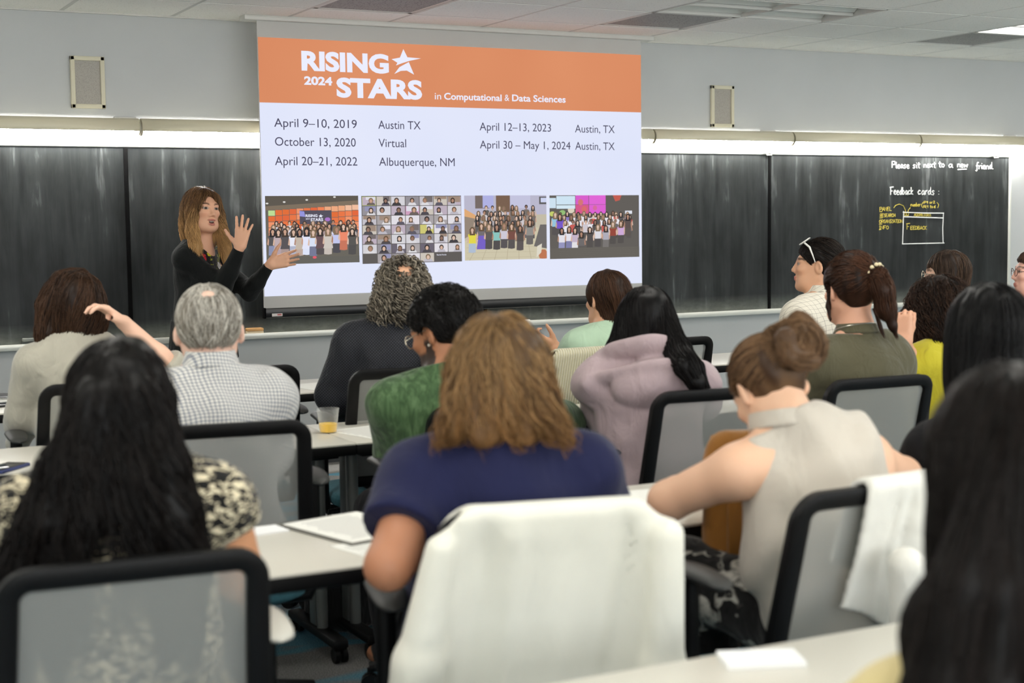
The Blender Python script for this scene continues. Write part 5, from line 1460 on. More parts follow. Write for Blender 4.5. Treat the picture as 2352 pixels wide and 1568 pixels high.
# 2 bob, hand in the hair
f2 = seated('person with brown bob and pale grey sweater at the left, one hand at the hair', ('px', 180, 712, 5.30), drop=0.125, face=-8, hyaw=-16, hpitch=2, lean=(0.0, 0.0), sw=0.148, bulk=0.92, skin='pale', h=0.0065,
            arms={'R': dict(elbow=('px', 402, 856, 5.16), wrist=('px', 286, 742, 5.13), f=tuple(np.array([-0.80, -0.10, 0.60])), t=(-0.2, -0.9, 0.25), n=(-0.55, 0.1, -0.8), world=True, curl=0.62, spread=0.06, thumb=0.4),
                  'L': dict(elbow=(-0.19, 0.05, 0.80), wrist=(-0.22, 0.26, 0.66))})
f2.build_body(); f2.top(MATS['sweater_grey'], {'L': 'long', 'R': 'elbow'}, t=0.018, loose=0.010, neck=0.022, neck_tilt=0.25, seed=12, folds=0.006, name='sweater')
f2.trousers(MATS['trouser_dark'])
f2.hair([open_face(union([cap(0.014), ell((0, -0.045, -0.035), (0.092, 0.070, 0.098)), ell((-0.05, -0.015, -0.045), (0.050, 0.060, 0.085)), ell((0.05, -0.015, -0.03), (0.048, 0.060, 0.075))], 0.03))],
        [([(0.02, 0.02, 0.128), (-0.05, -0.05, 0.105), (-0.092, -0.065, 0.02), (-0.098, -0.070, -0.08), (-0.115, -0.085, -0.125)], [0.018, 0.03, 0.034, 0.034, 0.010], 220)],
        col=(34, 23, 17), col2=(78, 55, 40), zend=-0.118, seed=21, n=1800, L=0.27, nseg=14, rad=0.0012, amp=0.004, freq=36, flow=down(-0.35, -0.25, 0.0), off=0.003, flick=0.9, jitter=0.10)
# 4 curly man
f4 = seated('man with long curly grey hair and a bald spot in a black dotted shirt', ('px', 925, 676, 5.17), drop=0.130, face=-20, lean=(0, 0.05), sw=0.185, bulk=1.14, skin='warm', h=0.008, hs=1.03,
            arms={'L': dict(elbow=(-0.275, 0.04, 0.800), wrist=(-0.20, 0.30, 0.68)), 'R': dict(elbow=(0.275, 0.04, 0.800), wrist=(0.2, 0.3, 0.68))})
f4.build_body(); f4.top(MATS['shirt_dotted'], 'long', t=0.018, loose=0.025, neck=0.01, seed=14, folds=0.006, arm_t=0.020); f4.collar(MATS['shirt_dotted'], 0.070, 0.038); f4.trousers(MATS['trouser_dark'])
BALD = ell((0.004, -0.085, 0.098), (0.048, 0.046, 0.042))
f4.hair([minus(open_face(union([cap(0.008), ell((0, -0.055, -0.045), (0.084, 0.056, 0.095)), ell((-0.045, -0.02, -0.04), (0.048, 0.060, 0.080)), ell((0.045, -0.02, -0.04), (0.048, 0.060, 0.080)), ell((-0.06, -0.04, -0.075), (0.055, 0.050, 0.060)), ell((0.05, -0.04, -0.075), (0.050, 0.050, 0.060))], 0.03)), BALD, 0.02)],
        col=(46, 42, 37), col2=(156, 146, 130), zend=-0.165, seed=41, n=1100, L=0.16, nseg=34, rad=0.0021, curl=0.0085, freq=190, flow=down(0, -0.3, 0.9), off=0.012, flick=0.3, far=0.035, jitter=0.40, var=0.5, groove=0.006,
        roots=lambda q: ell((0.004, -0.085, 0.098), (0.047, 0.044, 0.046))(q) > 0)
# 8 mint
f8 = seated('woman with long brown hair in a pale green tee, a hand raised at her left', ('px', 1395, 690, 5.37), drop=0.135, face=0, hyaw=6, hpitch=4, lean=(0, 0.05), sw=0.162, skin='warm', h=0.007, hs=0.98,
            arms={'L': dict(elbow=('px', 1285, 868, 5.56), wrist=('px', 1278, 800, 5.72), f=(-0.85, 0.20, 0.40), t=(0.2, -0.6, 0.6), n=(0.4, 0.6, -0.6), world=True, curl=1.0, spread=0.06)})
f8.build_body(); f8.top(MATS['tee_mint'], 'short', t=0.012, loose=0.02, neck=0.012, seed=18, folds=0.004, name='tee_shirt'); f8.trousers(MATS['trouser_jeans'])
f8.hair([open_face(union([cap(0.011), ell((0.02, -0.045, -0.06), (0.082, 0.062, 0.115)), ell((0.045, -0.01, -0.10), (0.050, 0.055, 0.14)), ell((0.02, -0.055, -0.13), (0.075, 0.050, 0.11))], 0.03), union([ell((-0.02, 0.125, -0.05), (0.085, 0.092, 0.115)), ell((-0.085, 0.05, -0.075), (0.035, 0.06, 0.055))]))],
        col=(36, 24, 18), col2=(80, 55, 40), zend=-0.240, seed=81, n=1700, L=0.32, nseg=16, rad=0.0011, amp=0.003, freq=30, flow=down(0.15, -0.18, 0.0), off=0.003, jitter=0.08)
q = MB(); q.tube([tuple(f8.nb+f8.sx*math.cos(a)*0.062+f8.yy*(math.sin(a)*0.062+0.012)+f8.sp*(0.052-0.02*math.sin(a))) for a in np.linspace(0, 6.283, 25)[:-1]], 0.0022, 6, close=True); q.build('necklace', plain('pearl', (236, 232, 222), 0.4), f8.root)
# 12 sunglasses on the head
f12 = seated('person in cream grid-checked shirt, white-rimmed sunglasses pushed up on dark hair', ('px', 1878, 612, 5.37), drop=0.165, face=14, hyaw=34, hpitch=-4, lean=(0, 0.0), sw=0.182, bulk=1.02, skin='warm', h=0.006,
              lip=(188, 110, 98))
f12.build_body(); f12.top(MATS['shirt_plaid'], 'long', t=0.018, loose=0.02, neck=0.01, seed=22, folds=0.005); f12.collar(MATS['shirt_plaid'], 0.068, 0.040); f12.trousers(MATS['trouser_dark'])
TIE12 = (0, -0.125, 0.01)
f12.hair([short_cap(0.012, 0.0, -0.080), ell((0, -0.118, 0.012), (0.040, 0.034, 0.042))], [([(0, -0.10, 0.03), (0.03, -0.140, 0.03), (0.0, -0.155, -0.005), (-0.03, -0.135, -0.02), (0, -0.115, 0.0)], [0.02, 0.022, 0.022, 0.02, 0.012], 160)],
         col=(13, 10, 9), col2=(40, 31, 26), seed=121, n=1300, L=0.20, nseg=12, rad=0.0011, amp=0.003, freq=60, flow=to_point(TIE12, (0, 0, -0.2)), off=0.003, jitter=0.10)
q = MB(); P_ = lambda x, y, z: tuple(f12.H((x, y, z)))
for sg in (-1, 1): q.tube([P_(sg*0.034+0.026*math.cos(a), 0.066-0.02*math.sin(a), 0.112+0.016*math.sin(a)-0.10*(0.034*sg+0.026*math.cos(a))**2*8) for a in np.linspace(0, 6.283, 18)[:-1]], 0.0028, 6, close=True)
sgf = q.build('sunglasses', plain('white_rim', (226, 224, 218), 0.35), f12.root); sgf['label'] = 'white-rimmed sunglasses worn on the head'
q = MB()
for sg in (-1, 1): q.tube([P_(sg*0.062, 0.062, 0.104), P_(sg*0.084, 0.038, 0.088), P_(sg*0.090, 0.020, 0.050), P_(sg*0.088, 0.008, 0.022)], [0.0045, 0.0045, 0.003, 0.002], 8)
q.build('temple', MATS['white_rim'], sgf)
q = MB()
for sg in (-1, 1): q.poly([P_(sg*0.034+0.024*math.cos(a), 0.0665-0.02*math.sin(a), 0.112+0.014*math.sin(a)-0.10*(0.034*sg+0.024*math.cos(a))**2*8) for a in np.linspace(0, 6.283, 18)[:-1]])
q.build('lens', plain('lens_dark', (20, 18, 18), 0.1), sgf)
# 14 brunette with glasses
f14 = seated('person with straight brown hair and thin glasses behind the curly-haired person', (5.327, 5.570, 1.150), face=4, hyaw=26, hpitch=-2, lean=(0, 0.04), sw=0.17, skin='pale', h=0.008)
f14.build_body(); f14.top(MATS['top_black'], 'long', t=0.016, loose=0.02, seed=24); f14.trousers(MATS['trouser_dark'])
f14.hair([open_face(union([cap(0.012), ell((0.01, -0.045, -0.06), (0.088, 0.068, 0.12)), ell((0.05, 0.0, -0.06), (0.045, 0.055, 0.11)), ell((-0.05, -0.02, -0.06), (0.045, 0.05, 0.11))], 0.03), union([FACE, ell((-0.07, 0.075, -0.03), (0.045, 0.06, 0.085))]))],
         col=(38, 29, 24), col2=(90, 70, 56), zend=-0.190, seed=141, n=1500, L=0.30, nseg=14, rad=0.0012, flow=down(0, -0.2, 0.2), off=0.003, jitter=0.08)
glasses(f14, GOLD)
# 17 profile at the right edge
f17 = seated('person in pale pink knit and brown glasses at the right edge of the picture', (5.905, 5.540, 1.150), face=25, hyaw=34, hpitch=-2, lean=(0, 0.03), sw=0.165, skin='pink', h=0.0065)
f17.build_body(); f17.top(MATS['top_pink'], 'long', t=0.018, loose=0.02, neck=0.022, seed=27, name='knit_top'); f17.trousers(MATS['trouser_dark'])
f17.hair([short_cap(0.012, 0.01, -0.085), ell((0, -0.12, 0.02), (0.04, 0.036, 0.04))], col=(60, 44, 36), col2=(110, 84, 66), seed=171, n=900, L=0.2, nseg=10, rad=0.0012, flow=to_point((0, -0.13, 0.02)), off=0.003, jitter=0.08)
glasses(f17, TORT)

# ------------------------------------------------------------------ third row
f3 = seated('man with short grey hair and a thinning crown in a blue and white checked shirt', ('px', 480, 762, 4.02), drop=0.135, face=-12, hyaw=-3, lean=(0.0, 0.0), sw=0.158, bulk=0.98, skin=(232, 192, 172), h=0.007, hs=1.03,
            arms={'L': dict(elbow=(-0.180, 0.05, 0.800), wrist=(-0.12, 0.22, 0.66)), 'R': dict(elbow=(0.180, 0.05, 0.800), wrist=(0.12, 0.22, 0.66))})
f3.build_body(); f3.top(MATS['shirt_check'], 'long', t=0.016, loose=0.02, neck=0.008, seed=13, folds=0.006); f3.collar(MATS['shirt_check'], 0.070, 0.042); f3.trousers(MATS['trouser_dark'])
BALD3 = ell((0.0, -0.068, 0.118), (0.034, 0.032, 0.028))
f3.hair([minus(short_cap(0.006, 0.0, -0.082), BALD3, 0.014)], col=(120, 113, 103), col2=(226, 221, 210), tip=(128, 118, 104), seed=31, n=3400, L=0.050, nseg=7, rad=0.0012, flow=lambda p: np.stack([p[:, 0]*1.5, -0.35+0*p[:, 0], -1.0+0*p[:, 0]], 1), off=0.005, flick=0.5, far=0.018, jitter=0.22, var=0.3,
        groove=0.002, roots=lambda q: (BALD3(q) > -0.006) & (EARHOLE(q) > 0.004))
f5 = seated('man with short black hair and dark beard in a green sweater', ('px', 1020, 765, 4.06), drop=0.155, face=-6, hyaw=34, hpitch=18, lean=(0.0, 0.07), sw=0.182, bulk=1.04, skin=(170, 116, 84), h=0.0065, hs=1.03, beard=(24, 19, 17), brow=(26, 20, 18),
            arms={'L': dict(elbow=('px', 905, 1042, 4.12), wrist=('px', 985, 985, 4.52), n=(0, 0, -1)), 'R': dict(elbow=('px', 1300, 968, 4.20), wrist=('px', 1225, 960, 4.55))})
f5.build_body(); f5.top(MATS['sweater_green'], 'long', t=0.016, loose=0.012, neck=0.012, seed=15, folds=0.005, name='sweater', arm_t=0.016); f5.trousers(MATS['trouser_dark'])
f5.hair([short_cap(0.016, 0.002, -0.060)], col=(9, 8, 8), col2=(30, 27, 26), roots=lambda q: hairline(0.002)(q) < -0.016, seed=51, n=3400, L=0.026, nseg=6, rad=0.0012, flow=lambda p: np.stack([p[:, 0]*2, 0.35-0.9*(p[:, 2] < 0.08), np.where(p[:, 2] > 0.09, 0.1, -1.0)], 1), off=0.007, flick=0.3, far=0.013, jitter=0.35)
glasses(f5, GOLD)
q = MB(); q.tube([tuple(f5.H((-0.083, -0.002, -0.030))), tuple(f5.H((-0.089, -0.002, -0.030)))], 0.004, 8); q.build('earring', plain('earring', (230, 226, 214), 0.2, 0.8), f5.root)
f9 = seated('woman with long black hair in a mauve hooded rain jacket', ('px', 1480, 752, 4.04), drop=0.125, face=-22, hyaw=-2, hroll=5, hpitch=6, lean=(0, 0.06), sw=0.170, bulk=1.04, skin='warm', h=0.007,
            arms={'L': dict(elbow=('px', 1398, 935, 4.13), wrist=('px', 1470, 940, 4.50)), 'R': dict(elbow=('px', 1602, 915, 4.16), wrist=('px', 1560, 905, 4.5))})
f9.build_body()
def hood(P):
    q = P-f9.nb
    roll = np.sqrt((np.sqrt((q[:, 0]/1.15)**2+((q[:, 1]+0.005)/1.0)**2)-0.098)**2+(q[:, 2]-0.035+0.35*q[:, 1])**2)-0.034
    bag = ell((0, -0.118, -0.050), (0.140, 0.062, 0.088))(q)
    fold = np.sqrt(((np.sqrt((q[:, 0]/1.35)**2+((q[:, 1]+0.03)/1.0)**2)-0.118)*0.9)**2+(q[:, 2]+0.020+0.55*(q[:, 1]+0.10))**2)-0.026
    fold = np.maximum(fold, q[:, 1]-0.02)
    return smin(smin(roll, bag, 0.025), fold, 0.015)+0.007*wob(77, 34)(P)
f9.top(MATS['jacket_mauve'], 'long', t=0.024, loose=0.008, neck=0.02, seed=19, folds=0.011, name='rain_jacket', arm_t=0.030, extra=hood, extra_k=0.006, hem=f9.hip[2]-0.19); f9.trousers(MATS['trouser_dark'], t=0.010)
f9.hair([open_face(union([cap(0.012), ell((0, -0.05, -0.06), (0.090, 0.066, 0.12)), ell((-0.06, -0.01, -0.09), (0.042, 0.060, 0.14)), ell((0.06, -0.01, -0.07), (0.042, 0.055, 0.12))], 0.03))],
        [([(0.050, -0.08, 0.02), (0.080, -0.150, -0.07), (0.105, -0.215, -0.12), (0.135, -0.225, -0.165), (0.158, -0.215, -0.215)], [0.035, 0.040, 0.036, 0.026, 0.008], 420),
         ([(0.075, -0.03, 0.03), (0.115, -0.09, -0.06), (0.150, -0.165, -0.12), (0.190, -0.185, -0.20)], [0.02, 0.022, 0.018, 0.006], 120),
         ([(-0.06, -0.03, 0.03), (-0.095, -0.045, -0.08), (-0.10, -0.045, -0.18), (-0.095, -0.03, -0.25)], [0.025, 0.030, 0.026, 0.010], 200)],
        col=(7, 6, 7), col2=(24, 21, 21), zend=-0.200, seed=91, n=1800, L=0.32, nseg=16, rad=0.0012, amp=0.002, freq=25, flow=down(0.1, -0.25, 0.3), off=0.003, jitter=0.06)
f11 = seated('woman with dark brown ponytail and pale claw clip in an olive shirt', ('px', 1955, 668, 4.00), drop=0.190, face=-4, hyaw=-3, hpitch=3, lean=(0, 0.04), sw=0.152, bulk=1.03, skin=(222, 168, 140), h=0.007, arms={'L': dict(elbow=(-0.24, 0.05, 0.80), wrist=(-0.14, 0.26, 0.68)), 'R': dict(elbow=(0.24, 0.05, 0.80), wrist=(0.14, 0.26, 0.68))})
f11.build_body(); f11.top(MATS['shirt_olive'], 'long', t=0.018, loose=0.03, neck=0.008, seed=23, folds=0.007, arm_t=0.020); f11.collar(MATS['shirt_olive'], 0.068, 0.034); f11.trousers(MATS['trouser_dark'])
TIE11 = (0.012, -0.125, 0.052)
f11.hair([short_cap(0.015, 0.004, -0.080)],
         [([TIE11, (0.016, -0.140, 0.048), (0.026, -0.152, 0.00), (0.036, -0.148, -0.06), (0.056, -0.142, -0.105)], [0.018, 0.030, 0.038, 0.036, 0.014], 520),
          ([(0.02, -0.135, 0.03), (0.05, -0.16, -0.05), (0.06, -0.155, -0.12), (0.09, -0.14, -0.17)], [0.012, 0.018, 0.012, 0.004], 60),
          ([(-0.070, 0.03, 0.02), (-0.078, 0.024, -0.05), (-0.078, 0.01, -0.10)], [0.004, 0.004, 0.002], 14), ([(0.03, -0.09, -0.06), (0.045, -0.10, -0.12), (0.062, -0.11, -0.165)], [0.006, 0.006, 0.003], 24)],
         col=(32, 20, 15), col2=(80, 52, 37), seed=111, n=1900, L=0.22, nseg=12, rad=0.0012, amp=0.003, freq=50, flow=to_point(TIE11), off=0.003, jitter=0.10)
q = MB()
for k in range(9):
    a = k/8*math.pi; q.lathe([(0.0, -0.0075), (0.005, -0.005), (0.0075, 0), (0.005, 0.005), (0.0, 0.0075)], tuple(f11.H((TIE11[0]-0.026+0.052*k/8, -0.134-0.012*math.sin(a), 0.066+0.016*math.sin(a)+(0.006 if k % 2 else -0.006)))), 8)
clip = q.build('hair_clip', plain('clip_pearl', (232, 216, 176), 0.35), f11.root); clip['label'] = 'pale beaded hair clip'
q = MB(); q.tube([tuple(f11.nb+f11.sx*math.cos(a)*0.074+f11.yy*(math.sin(a)*0.074+0.008)+f11.sp*(0.064-0.02*math.sin(a))) for a in np.linspace(0, 6.283, 25)[:-1]], 0.0014, 5, close=True); q.build('necklace', MATS['earring'], f11.root)
f13 = seated('person with curly dark hair in a yellow vest, chin on a hand', ('px', 2150, 718, 4.14), face=-4, hyaw=22, hpitch=0, lean=(0, 0.07), sw=0.172, bulk=1.04, skin=(226, 172, 142), h=0.007,
             arms={'L': dict(elbow=('px', 2092, 850, 4.16), wrist=('px', 2076, 786, 4.06), f=(0.10, 0.25, 0.95), t=(0.5, -0.5, 0.5), n=(0.6, 0.0, 0.2), world=True, curl=1.25, spread=0.04, thumb=0.15)})
f13.build_body(); f13.top(MATS['tank_black'], 'none', t=0.010, loose=0.0, neck=-0.004, seed=25, folds=0.001, name='tank_top', armhole=-0.012, h=0.009)
f13.top(MATS['vest_yellow'], 'none', t=0.022, loose=0.03, neck=0.004, neck_tilt=0.7, seed=26, folds=0.005, name='vest', armhole=-0.040); f13.trousers(MATS['trouser_dark'])
f13.hair([open_face(union([cap(0.018), ell((0, -0.055, -0.05), (0.100, 0.066, 0.115)), ell((-0.055, -0.01, -0.06), (0.052, 0.065, 0.11)), ell((0.055, -0.01, -0.06), (0.052, 0.065, 0.11))], 0.03), ell((-0.01, 0.125, -0.035), (0.070, 0.085, 0.090)))],
         [([(-0.05, 0.07, 0.07), (-0.085, 0.075, 0.0), (-0.082, 0.08, -0.06), (-0.09, 0.07, -0.12)], [0.008, 0.012, 0.010, 0.006], 60)],
         col=(24, 16, 13), col2=(66, 47, 36), zend=-0.150, seed=131, n=1600, L=0.28, nseg=24, rad=0.0012, curl=0.006, freq=95, flow=down(0, -0.2, 0.5), off=0.006, flick=0.6, jitter=0.2)

# ------------------------------------------------------------------ second row
f6 = seated('woman with shoulder-length light brown hair in a navy tee at the centre', ('px', 1145, 876, 2.60), drop=0.125, face=-18, hyaw=-6, lean=(0, 0.02), sw=0.160, bulk=1.02, skin=(176, 122, 92), h=0.007, hs=1.0,
            arms={'L': dict(elbow=('px', 892, 1300, 2.50), wrist=('px', 1000, 1195, 2.74), n=(0, 0, -1)), 'R': dict(elbow=('px', 1376, 1220, 2.66), wrist=(0.16, 0.40, 0.77))})
f6.build_body(); f6.top(MATS['tee_navy'], 'short', t=0.014, loose=0.03, neck=0.012, seed=16, folds=0.004, name='tee_shirt', arm_t=0.020); f6.trousers(MATS['trouser_dark'])
f6.hair([open_face(union([cap(0.014), ell((0, -0.055, -0.035), (0.092, 0.068, 0.110)), ell((-0.053, -0.015, -0.03), (0.045, 0.066, 0.090)), ell((0.053, -0.015, -0.03), (0.045, 0.066, 0.090)), ell((0, -0.07, -0.062), (0.090, 0.052, 0.045))], 0.03))],
        [([(x*0.55, -0.095, 0.05), (x*0.88, -0.115, -0.015), (x*0.98, -0.118, -0.055), (x*1.06+w*0.008, -0.122, -0.082), (x*1.14+w*0.024, -0.134, -0.096)], [0.022, 0.024, 0.024, 0.020, 0.007], 130) for x, w in ((-0.085, -1), (-0.05, 1), (-0.015, -1), (0.02, 1), (0.055, -1), (0.085, 1.3))],
        col=(80, 59, 39), col2=(158, 124, 84), tip=(118, 84, 50), zend=-0.100, seed=61, n=2300, L=0.225, nseg=20, zsd=0.022, rad=0.0013, amp=0.012, rl=0.17, freq=62, var=0.5, flow=down(0, -0.2, 0.4), off=0.005, flick=0.5, jitter=0.10, groove=0.005, groove_f=52, h=0.005)
f7 = seated('woman with very long wavy black hair in a black and cream animal print blouse', ('px', 275, 938, 2.60), drop=0.115, face=-12, hs=0.94, lean=(0, 0.0), sw=0.160, bulk=0.98, skin=(206, 150, 112), h=0.007,
            arms={'L': dict(elbow=(-0.23, 0.06, 0.80), wrist=(-0.16, 0.32, 0.77)), 'R': dict(elbow=('px', 556, 1330, 2.56), wrist=(0.16, 0.32, 0.77))})
f7.build_body(); f7.top(MATS['blouse_animal'], 'cap', t=0.008, loose=0.02, neck=0.012, seed=17, folds=0.004, name='blouse', arm_t=0.003); f7.trousers(MATS['trouser_dark'])
f7.hair([open_face(union([cap(0.008), ell((0, -0.065, -0.06), (0.088, 0.066, 0.13)), ell((-0.048, -0.02, -0.065), (0.046, 0.060, 0.115)), ell((0.044, -0.02, -0.065), (0.046, 0.060, 0.115)), ell((-0.018, -0.085, -0.18), (0.122, 0.062, 0.13)), ell((-0.03, -0.09, -0.27), (0.135, 0.052, 0.10)), ell((-0.085, -0.085, -0.26), (0.085, 0.05, 0.11)), ell((-0.03, -0.120, -0.36), (0.125, 0.040, 0.11))], 0.025))],
        [([(x*0.5, -0.110, 0.03), (x*0.95-0.01, -0.128, -0.09), (x*1.25-0.02, -0.135, -0.18), (x*1.4+w*0.012-0.03, -0.135, -0.27), (x*1.45-0.03, -0.145, -0.44)], [0.026, 0.030, 0.032, 0.030, 0.010], 140) for x, w in ((-0.10, -1), (-0.065, 1), (-0.025, -1), (0.02, 1), (0.06, -1), (0.09, 1))],
        col=(6, 5, 5), col2=(22, 17, 15), zend=-0.470, seed=71, n=2200, L=0.56, nseg=26, rad=0.0014, amp=0.012, rl=0.15, freq=36, flow=down(0, -0.15, 0.35), off=0.006, jitter=0.10, groove=0.006, groove_f=48, h=0.006)
f10 = seated('woman with a brown bun in a cream sleeveless blouse, head bowed', ('px', 1768, 897, 2.64), drop=0.130, face=-4, hyaw=-2, hpitch=36, hroll=-6, hs=0.94, lean=(-0.165, 0.13), sw=0.168, bulk=1.06, skin=(224, 180, 150), h=0.0065,
             arms={'L': dict(elbow=('px', 1535, 1150, 2.72), wrist=('px', 1600, 1112, 3.00), n=(0, 0, -1)), 'R': dict(elbow=('px', 2072, 1092, 2.66), wrist=('px', 1900, 1085, 2.98), n=(0, 0, -1))}, legs={'L': (-0.26, 0.34, 0.630), 'R': (0.11, 0.43, 0.525)})
f10.build_body(); f10.top(MATS['blouse_cream'], 'none', t=0.014, loose=0.02, neck=0.026, neck_tilt=0.3, seed=20, folds=0.013, name='blouse', armhole=0.012); f10.collar(MATS['blouse_cream'], 0.070, 0.040, c_off=-0.006)
f10.trousers(MATS['trouser_floral'], t=0.022)
TIE10 = (0.015, -0.108, 0.045)
f10.hair([short_cap(0.008, 0.0, -0.080), ell((0.024, -0.128, 0.042), (0.047, 0.036, 0.052))],
         [([(0.0, -0.105, 0.095), (0.052, -0.150, 0.080), (0.064, -0.158, 0.03), (0.03, -0.150, -0.015), (-0.015, -0.145, 0.005), (-0.012, -0.152, 0.055), (0.03, -0.168, 0.065)], [0.018, 0.024, 0.025, 0.023, 0.020, 0.018, 0.010], 380),
          ([(0.02, -0.13, 0.075), (0.052, -0.146, 0.105), (0.066, -0.155, 0.065), (0.060, -0.15, 0.015)], [0.012, 0.018, 0.018, 0.006], 120)],
         col=(64, 46, 33), col2=(128, 98, 70), seed=101, n=2000, L=0.20, nseg=12, rad=0.0012, amp=0.002, freq=40, flow=to_point(TIE10), off=0.003, jitter=0.07)
nbp = f10.nb; q = MB()
q.tube([tuple(nbp+f10.sx*-0.05+f10.sp*0.03), tuple(nbp+f10.sx*-0.075+f10.yy*0.10-f10.sp*0.05), tuple(nbp+f10.sx*-0.09+f10.yy*0.16-f10.sp*0.20)], 0.003, 6); q.build('lanyard', plain('lanyard', (206, 204, 196), 0.7), f10.root)
f15 = seated('woman with straight black hair just behind the nearest dark-haired person', (2.711, 2.690, 1.160), face=-24, lean=(0, 0.04), sw=0.140, drop=0.225, skin='warm', h=0.009)
f15.build_body(); f15.top(MATS['top_black'], 'long', t=0.016, loose=0.02, seed=28); f15.trousers(MATS['trouser_dark'])
f15.hair([open_face(union([cap(0.014), ell((0, -0.055, -0.06), (0.100, 0.070, 0.14)), ell((-0.058, -0.015, -0.08), (0.050, 0.065, 0.15)), ell((0.058, -0.015, -0.08), (0.050, 0.065, 0.15)), ell((0, -0.09, -0.18), (0.115, 0.06, 0.13))], 0.04))],
         col=(6, 6, 7), col2=(20, 19, 20), zend=-0.300, seed=151, n=2000, L=0.42, nseg=16, rad=0.0013, flow=down(0, -0.2, 0.3), off=0.003, jitter=0.05)
# ------------------------------------------------------------------ nearest
f16 = seated('person with long dark brown hair filling the lower right corner', (1.336, 1.290, 1.150), face=-26, hyaw=0, lean=(0, 0.03), sw=0.135, drop=0.24, skin='warm', h=0.009)
f16.build_body(); f16.top(MATS['top_sand'], 'short', t=0.014, loose=0.02, seed=29); f16.trousers(MATS['trouser_dark'])
f16.hair([open_face(union([cap(0.014), ell((0, -0.055, -0.06), (0.092, 0.070, 0.14)), ell((-0.048, -0.015, -0.08), (0.046, 0.066, 0.15)), ell((0.048, -0.015, -0.08), (0.046, 0.066, 0.15)), ell((-0.025, -0.095, -0.19), (0.112, 0.065, 0.11)), ell((-0.01, -0.10, -0.28), (0.128, 0.055, 0.13)), ell((0.06, -0.10, -0.26), (0.090, 0.055, 0.12)), ell((-0.085, -0.095, -0.165), (0.060, 0.052, 0.070))], 0.03))],
         [([(x*0.5, -0.11, 0.03), (x, -0.145, -0.10), (x*1.3-0.005, -0.165, -0.21), (x*1.55-0.02, -0.165, -0.30), (x*1.4, -0.155, -0.40)], [0.03, 0.034, 0.034, 0.030, 0.010], 160) for x in (-0.10, -0.055, -0.01, 0.035, 0.085)],
         col=(10, 8, 7), col2=(34, 27, 24), zend=-0.400, seed=161, n=2300, L=0.50, nseg=22, rad=0.0012, amp=0.004, freq=20, flow=down(0, -0.2, 0.3), off=0.003, jitter=0.05)

# ------------------------------------------------------------------ chairs
C_ = chair
C_(0.535, 2.325, -4, 'black task chair with grey mesh back, largest and nearest, at the bottom left')
C_(1.290, 2.335, -14, 'black task chair under the white shirt at the bottom centre')
C_(1.972, 2.225, 2, 'black task chair with a white jacket hung on its right corner')
C_(1.130, 3.784, -8, 'black task chair with a grey mesh back, directly behind the checked shirt')
C_(1.925, 3.79, -6, 'black task chair of the man in the green sweater')
C_(2.645, 3.735, -6, 'black task chair with grey mesh back and a visible left armrest, behind the mauve jacket')
C_(3.285, 3.715, -2, 'black task chair with grey mesh back behind the olive shirt')
C_(3.960, 3.800, -4, 'black task chair of the person in the yellow vest')
C_(1.070, 5.010, -4, 'black task chair under the pale grey sweater')
C_(1.620, 5.250, -2, 'empty black task chair between the checked shirt and the black shirt')
C_(2.110, 4.870, -10, 'black task chair behind the curly-haired man')
C_(2.985, 5.075, 2, 'black task chair under the cream cardigan')
C_(3.620, 5.420, 4, 'empty black task chair just right of the long black hair')
C_(4.270, 5.110, 8, 'black task chair behind the cream grid-checked shirt')
C_(5.330, 5.270, 0, 'black task chair of the person with thin glasses')
C_(5.950, 5.240, 18, 'black task chair of the person at the right edge of the picture')
C_(2.740, 2.380, -14, 'black task chair of the woman with straight black hair at the right')
C_(1.330, 1.01, -16, 'black task chair of the person in the lower right corner')
# ------------------------------------------------------------------ things on and around the tables
TT = 0.735
PAPER = plain('paper', (238, 238, 232), 0.8, var=0.01); CARD = plain('card', (240, 241, 242), 0.75)
DARK = plain('dark_plastic', (24, 25, 28), 0.35); INKM = plain('ink_grey', (150, 150, 150), 0.8)
def flat(name, label, cat, px, py, size, rz, mat, z=TT, th=0.0012, group=None, bevel=0.0):
    p = at_z(px, py, z)
    o = MB().box((0, 0, th/2), (size[0], size[1], th), bevel).build(name, mat, None, (p[0], p[1], z+0.0002), R(rz))
    return tag(o, label, cat, group)
def sheet(label, px, py, rz, lines=True, size=(0.215, 0.28), z=TT, group='papers on the tables'):
    p = at_z(px, py, z)
    t = thing('paper_sheet', label, 'paper', (p[0], p[1], z+0.0002), R(rz), group)
    MB().box((0, 0, 0.0008), (*size, 0.0014)).build('sheet', PAPER, t)
    if lines:
        q = MB(); rs = random.Random(px)
        for k in range(14): q.box((-0.01+rs.uniform(-.01, 0), size[1]*0.38-k*size[1]*0.056, 0.0016), (size[0]*rs.uniform(.6, .76), 0.0022, 0.0003))
        q.build('printed_lines', INKM, t)
    return t
p = at_z(812, 1214, TT)
t = thing('clipboard', 'clipboard with a printed sheet on the table left of the navy tee', 'clipboard', (p[0], p[1], TT), R(14))
MB().box((0, 0, 0.0022), (0.232, 0.315, 0.004), 0.0015).build('board', plain('board_grey', (96, 94, 88), 0.6), t)
pp = MB().box((0.004, 0.0, 0.005), (0.216, 0.285, 0.0016)).build('paper', PAPER, t)
q = MB(); rs = random.Random(4)
for k in range(16): q.box((0, 0.115-k*0.0148, 0.0060), (0.216*rs.uniform(.6, .78), 0.0024, 0.0003))
q.build('printed_lines', INKM, pp)
flat('index_card', 'small white card on the table beside the bare arm of the animal print blouse', 'card', 592, 1222, (0.127, 0.076), 8, CARD, th=0.004)
flat('index_card', 'white card alone on the nearest table at the bottom', 'card', 1748, 1518, (0.13, 0.080), -22, CARD, th=0.008)
sheet('white sheet under the bent arm of the navy tee', 930, 1262, 12)
sheet('white sheet beside the elbow of the green sweater', 862, 992, 14)
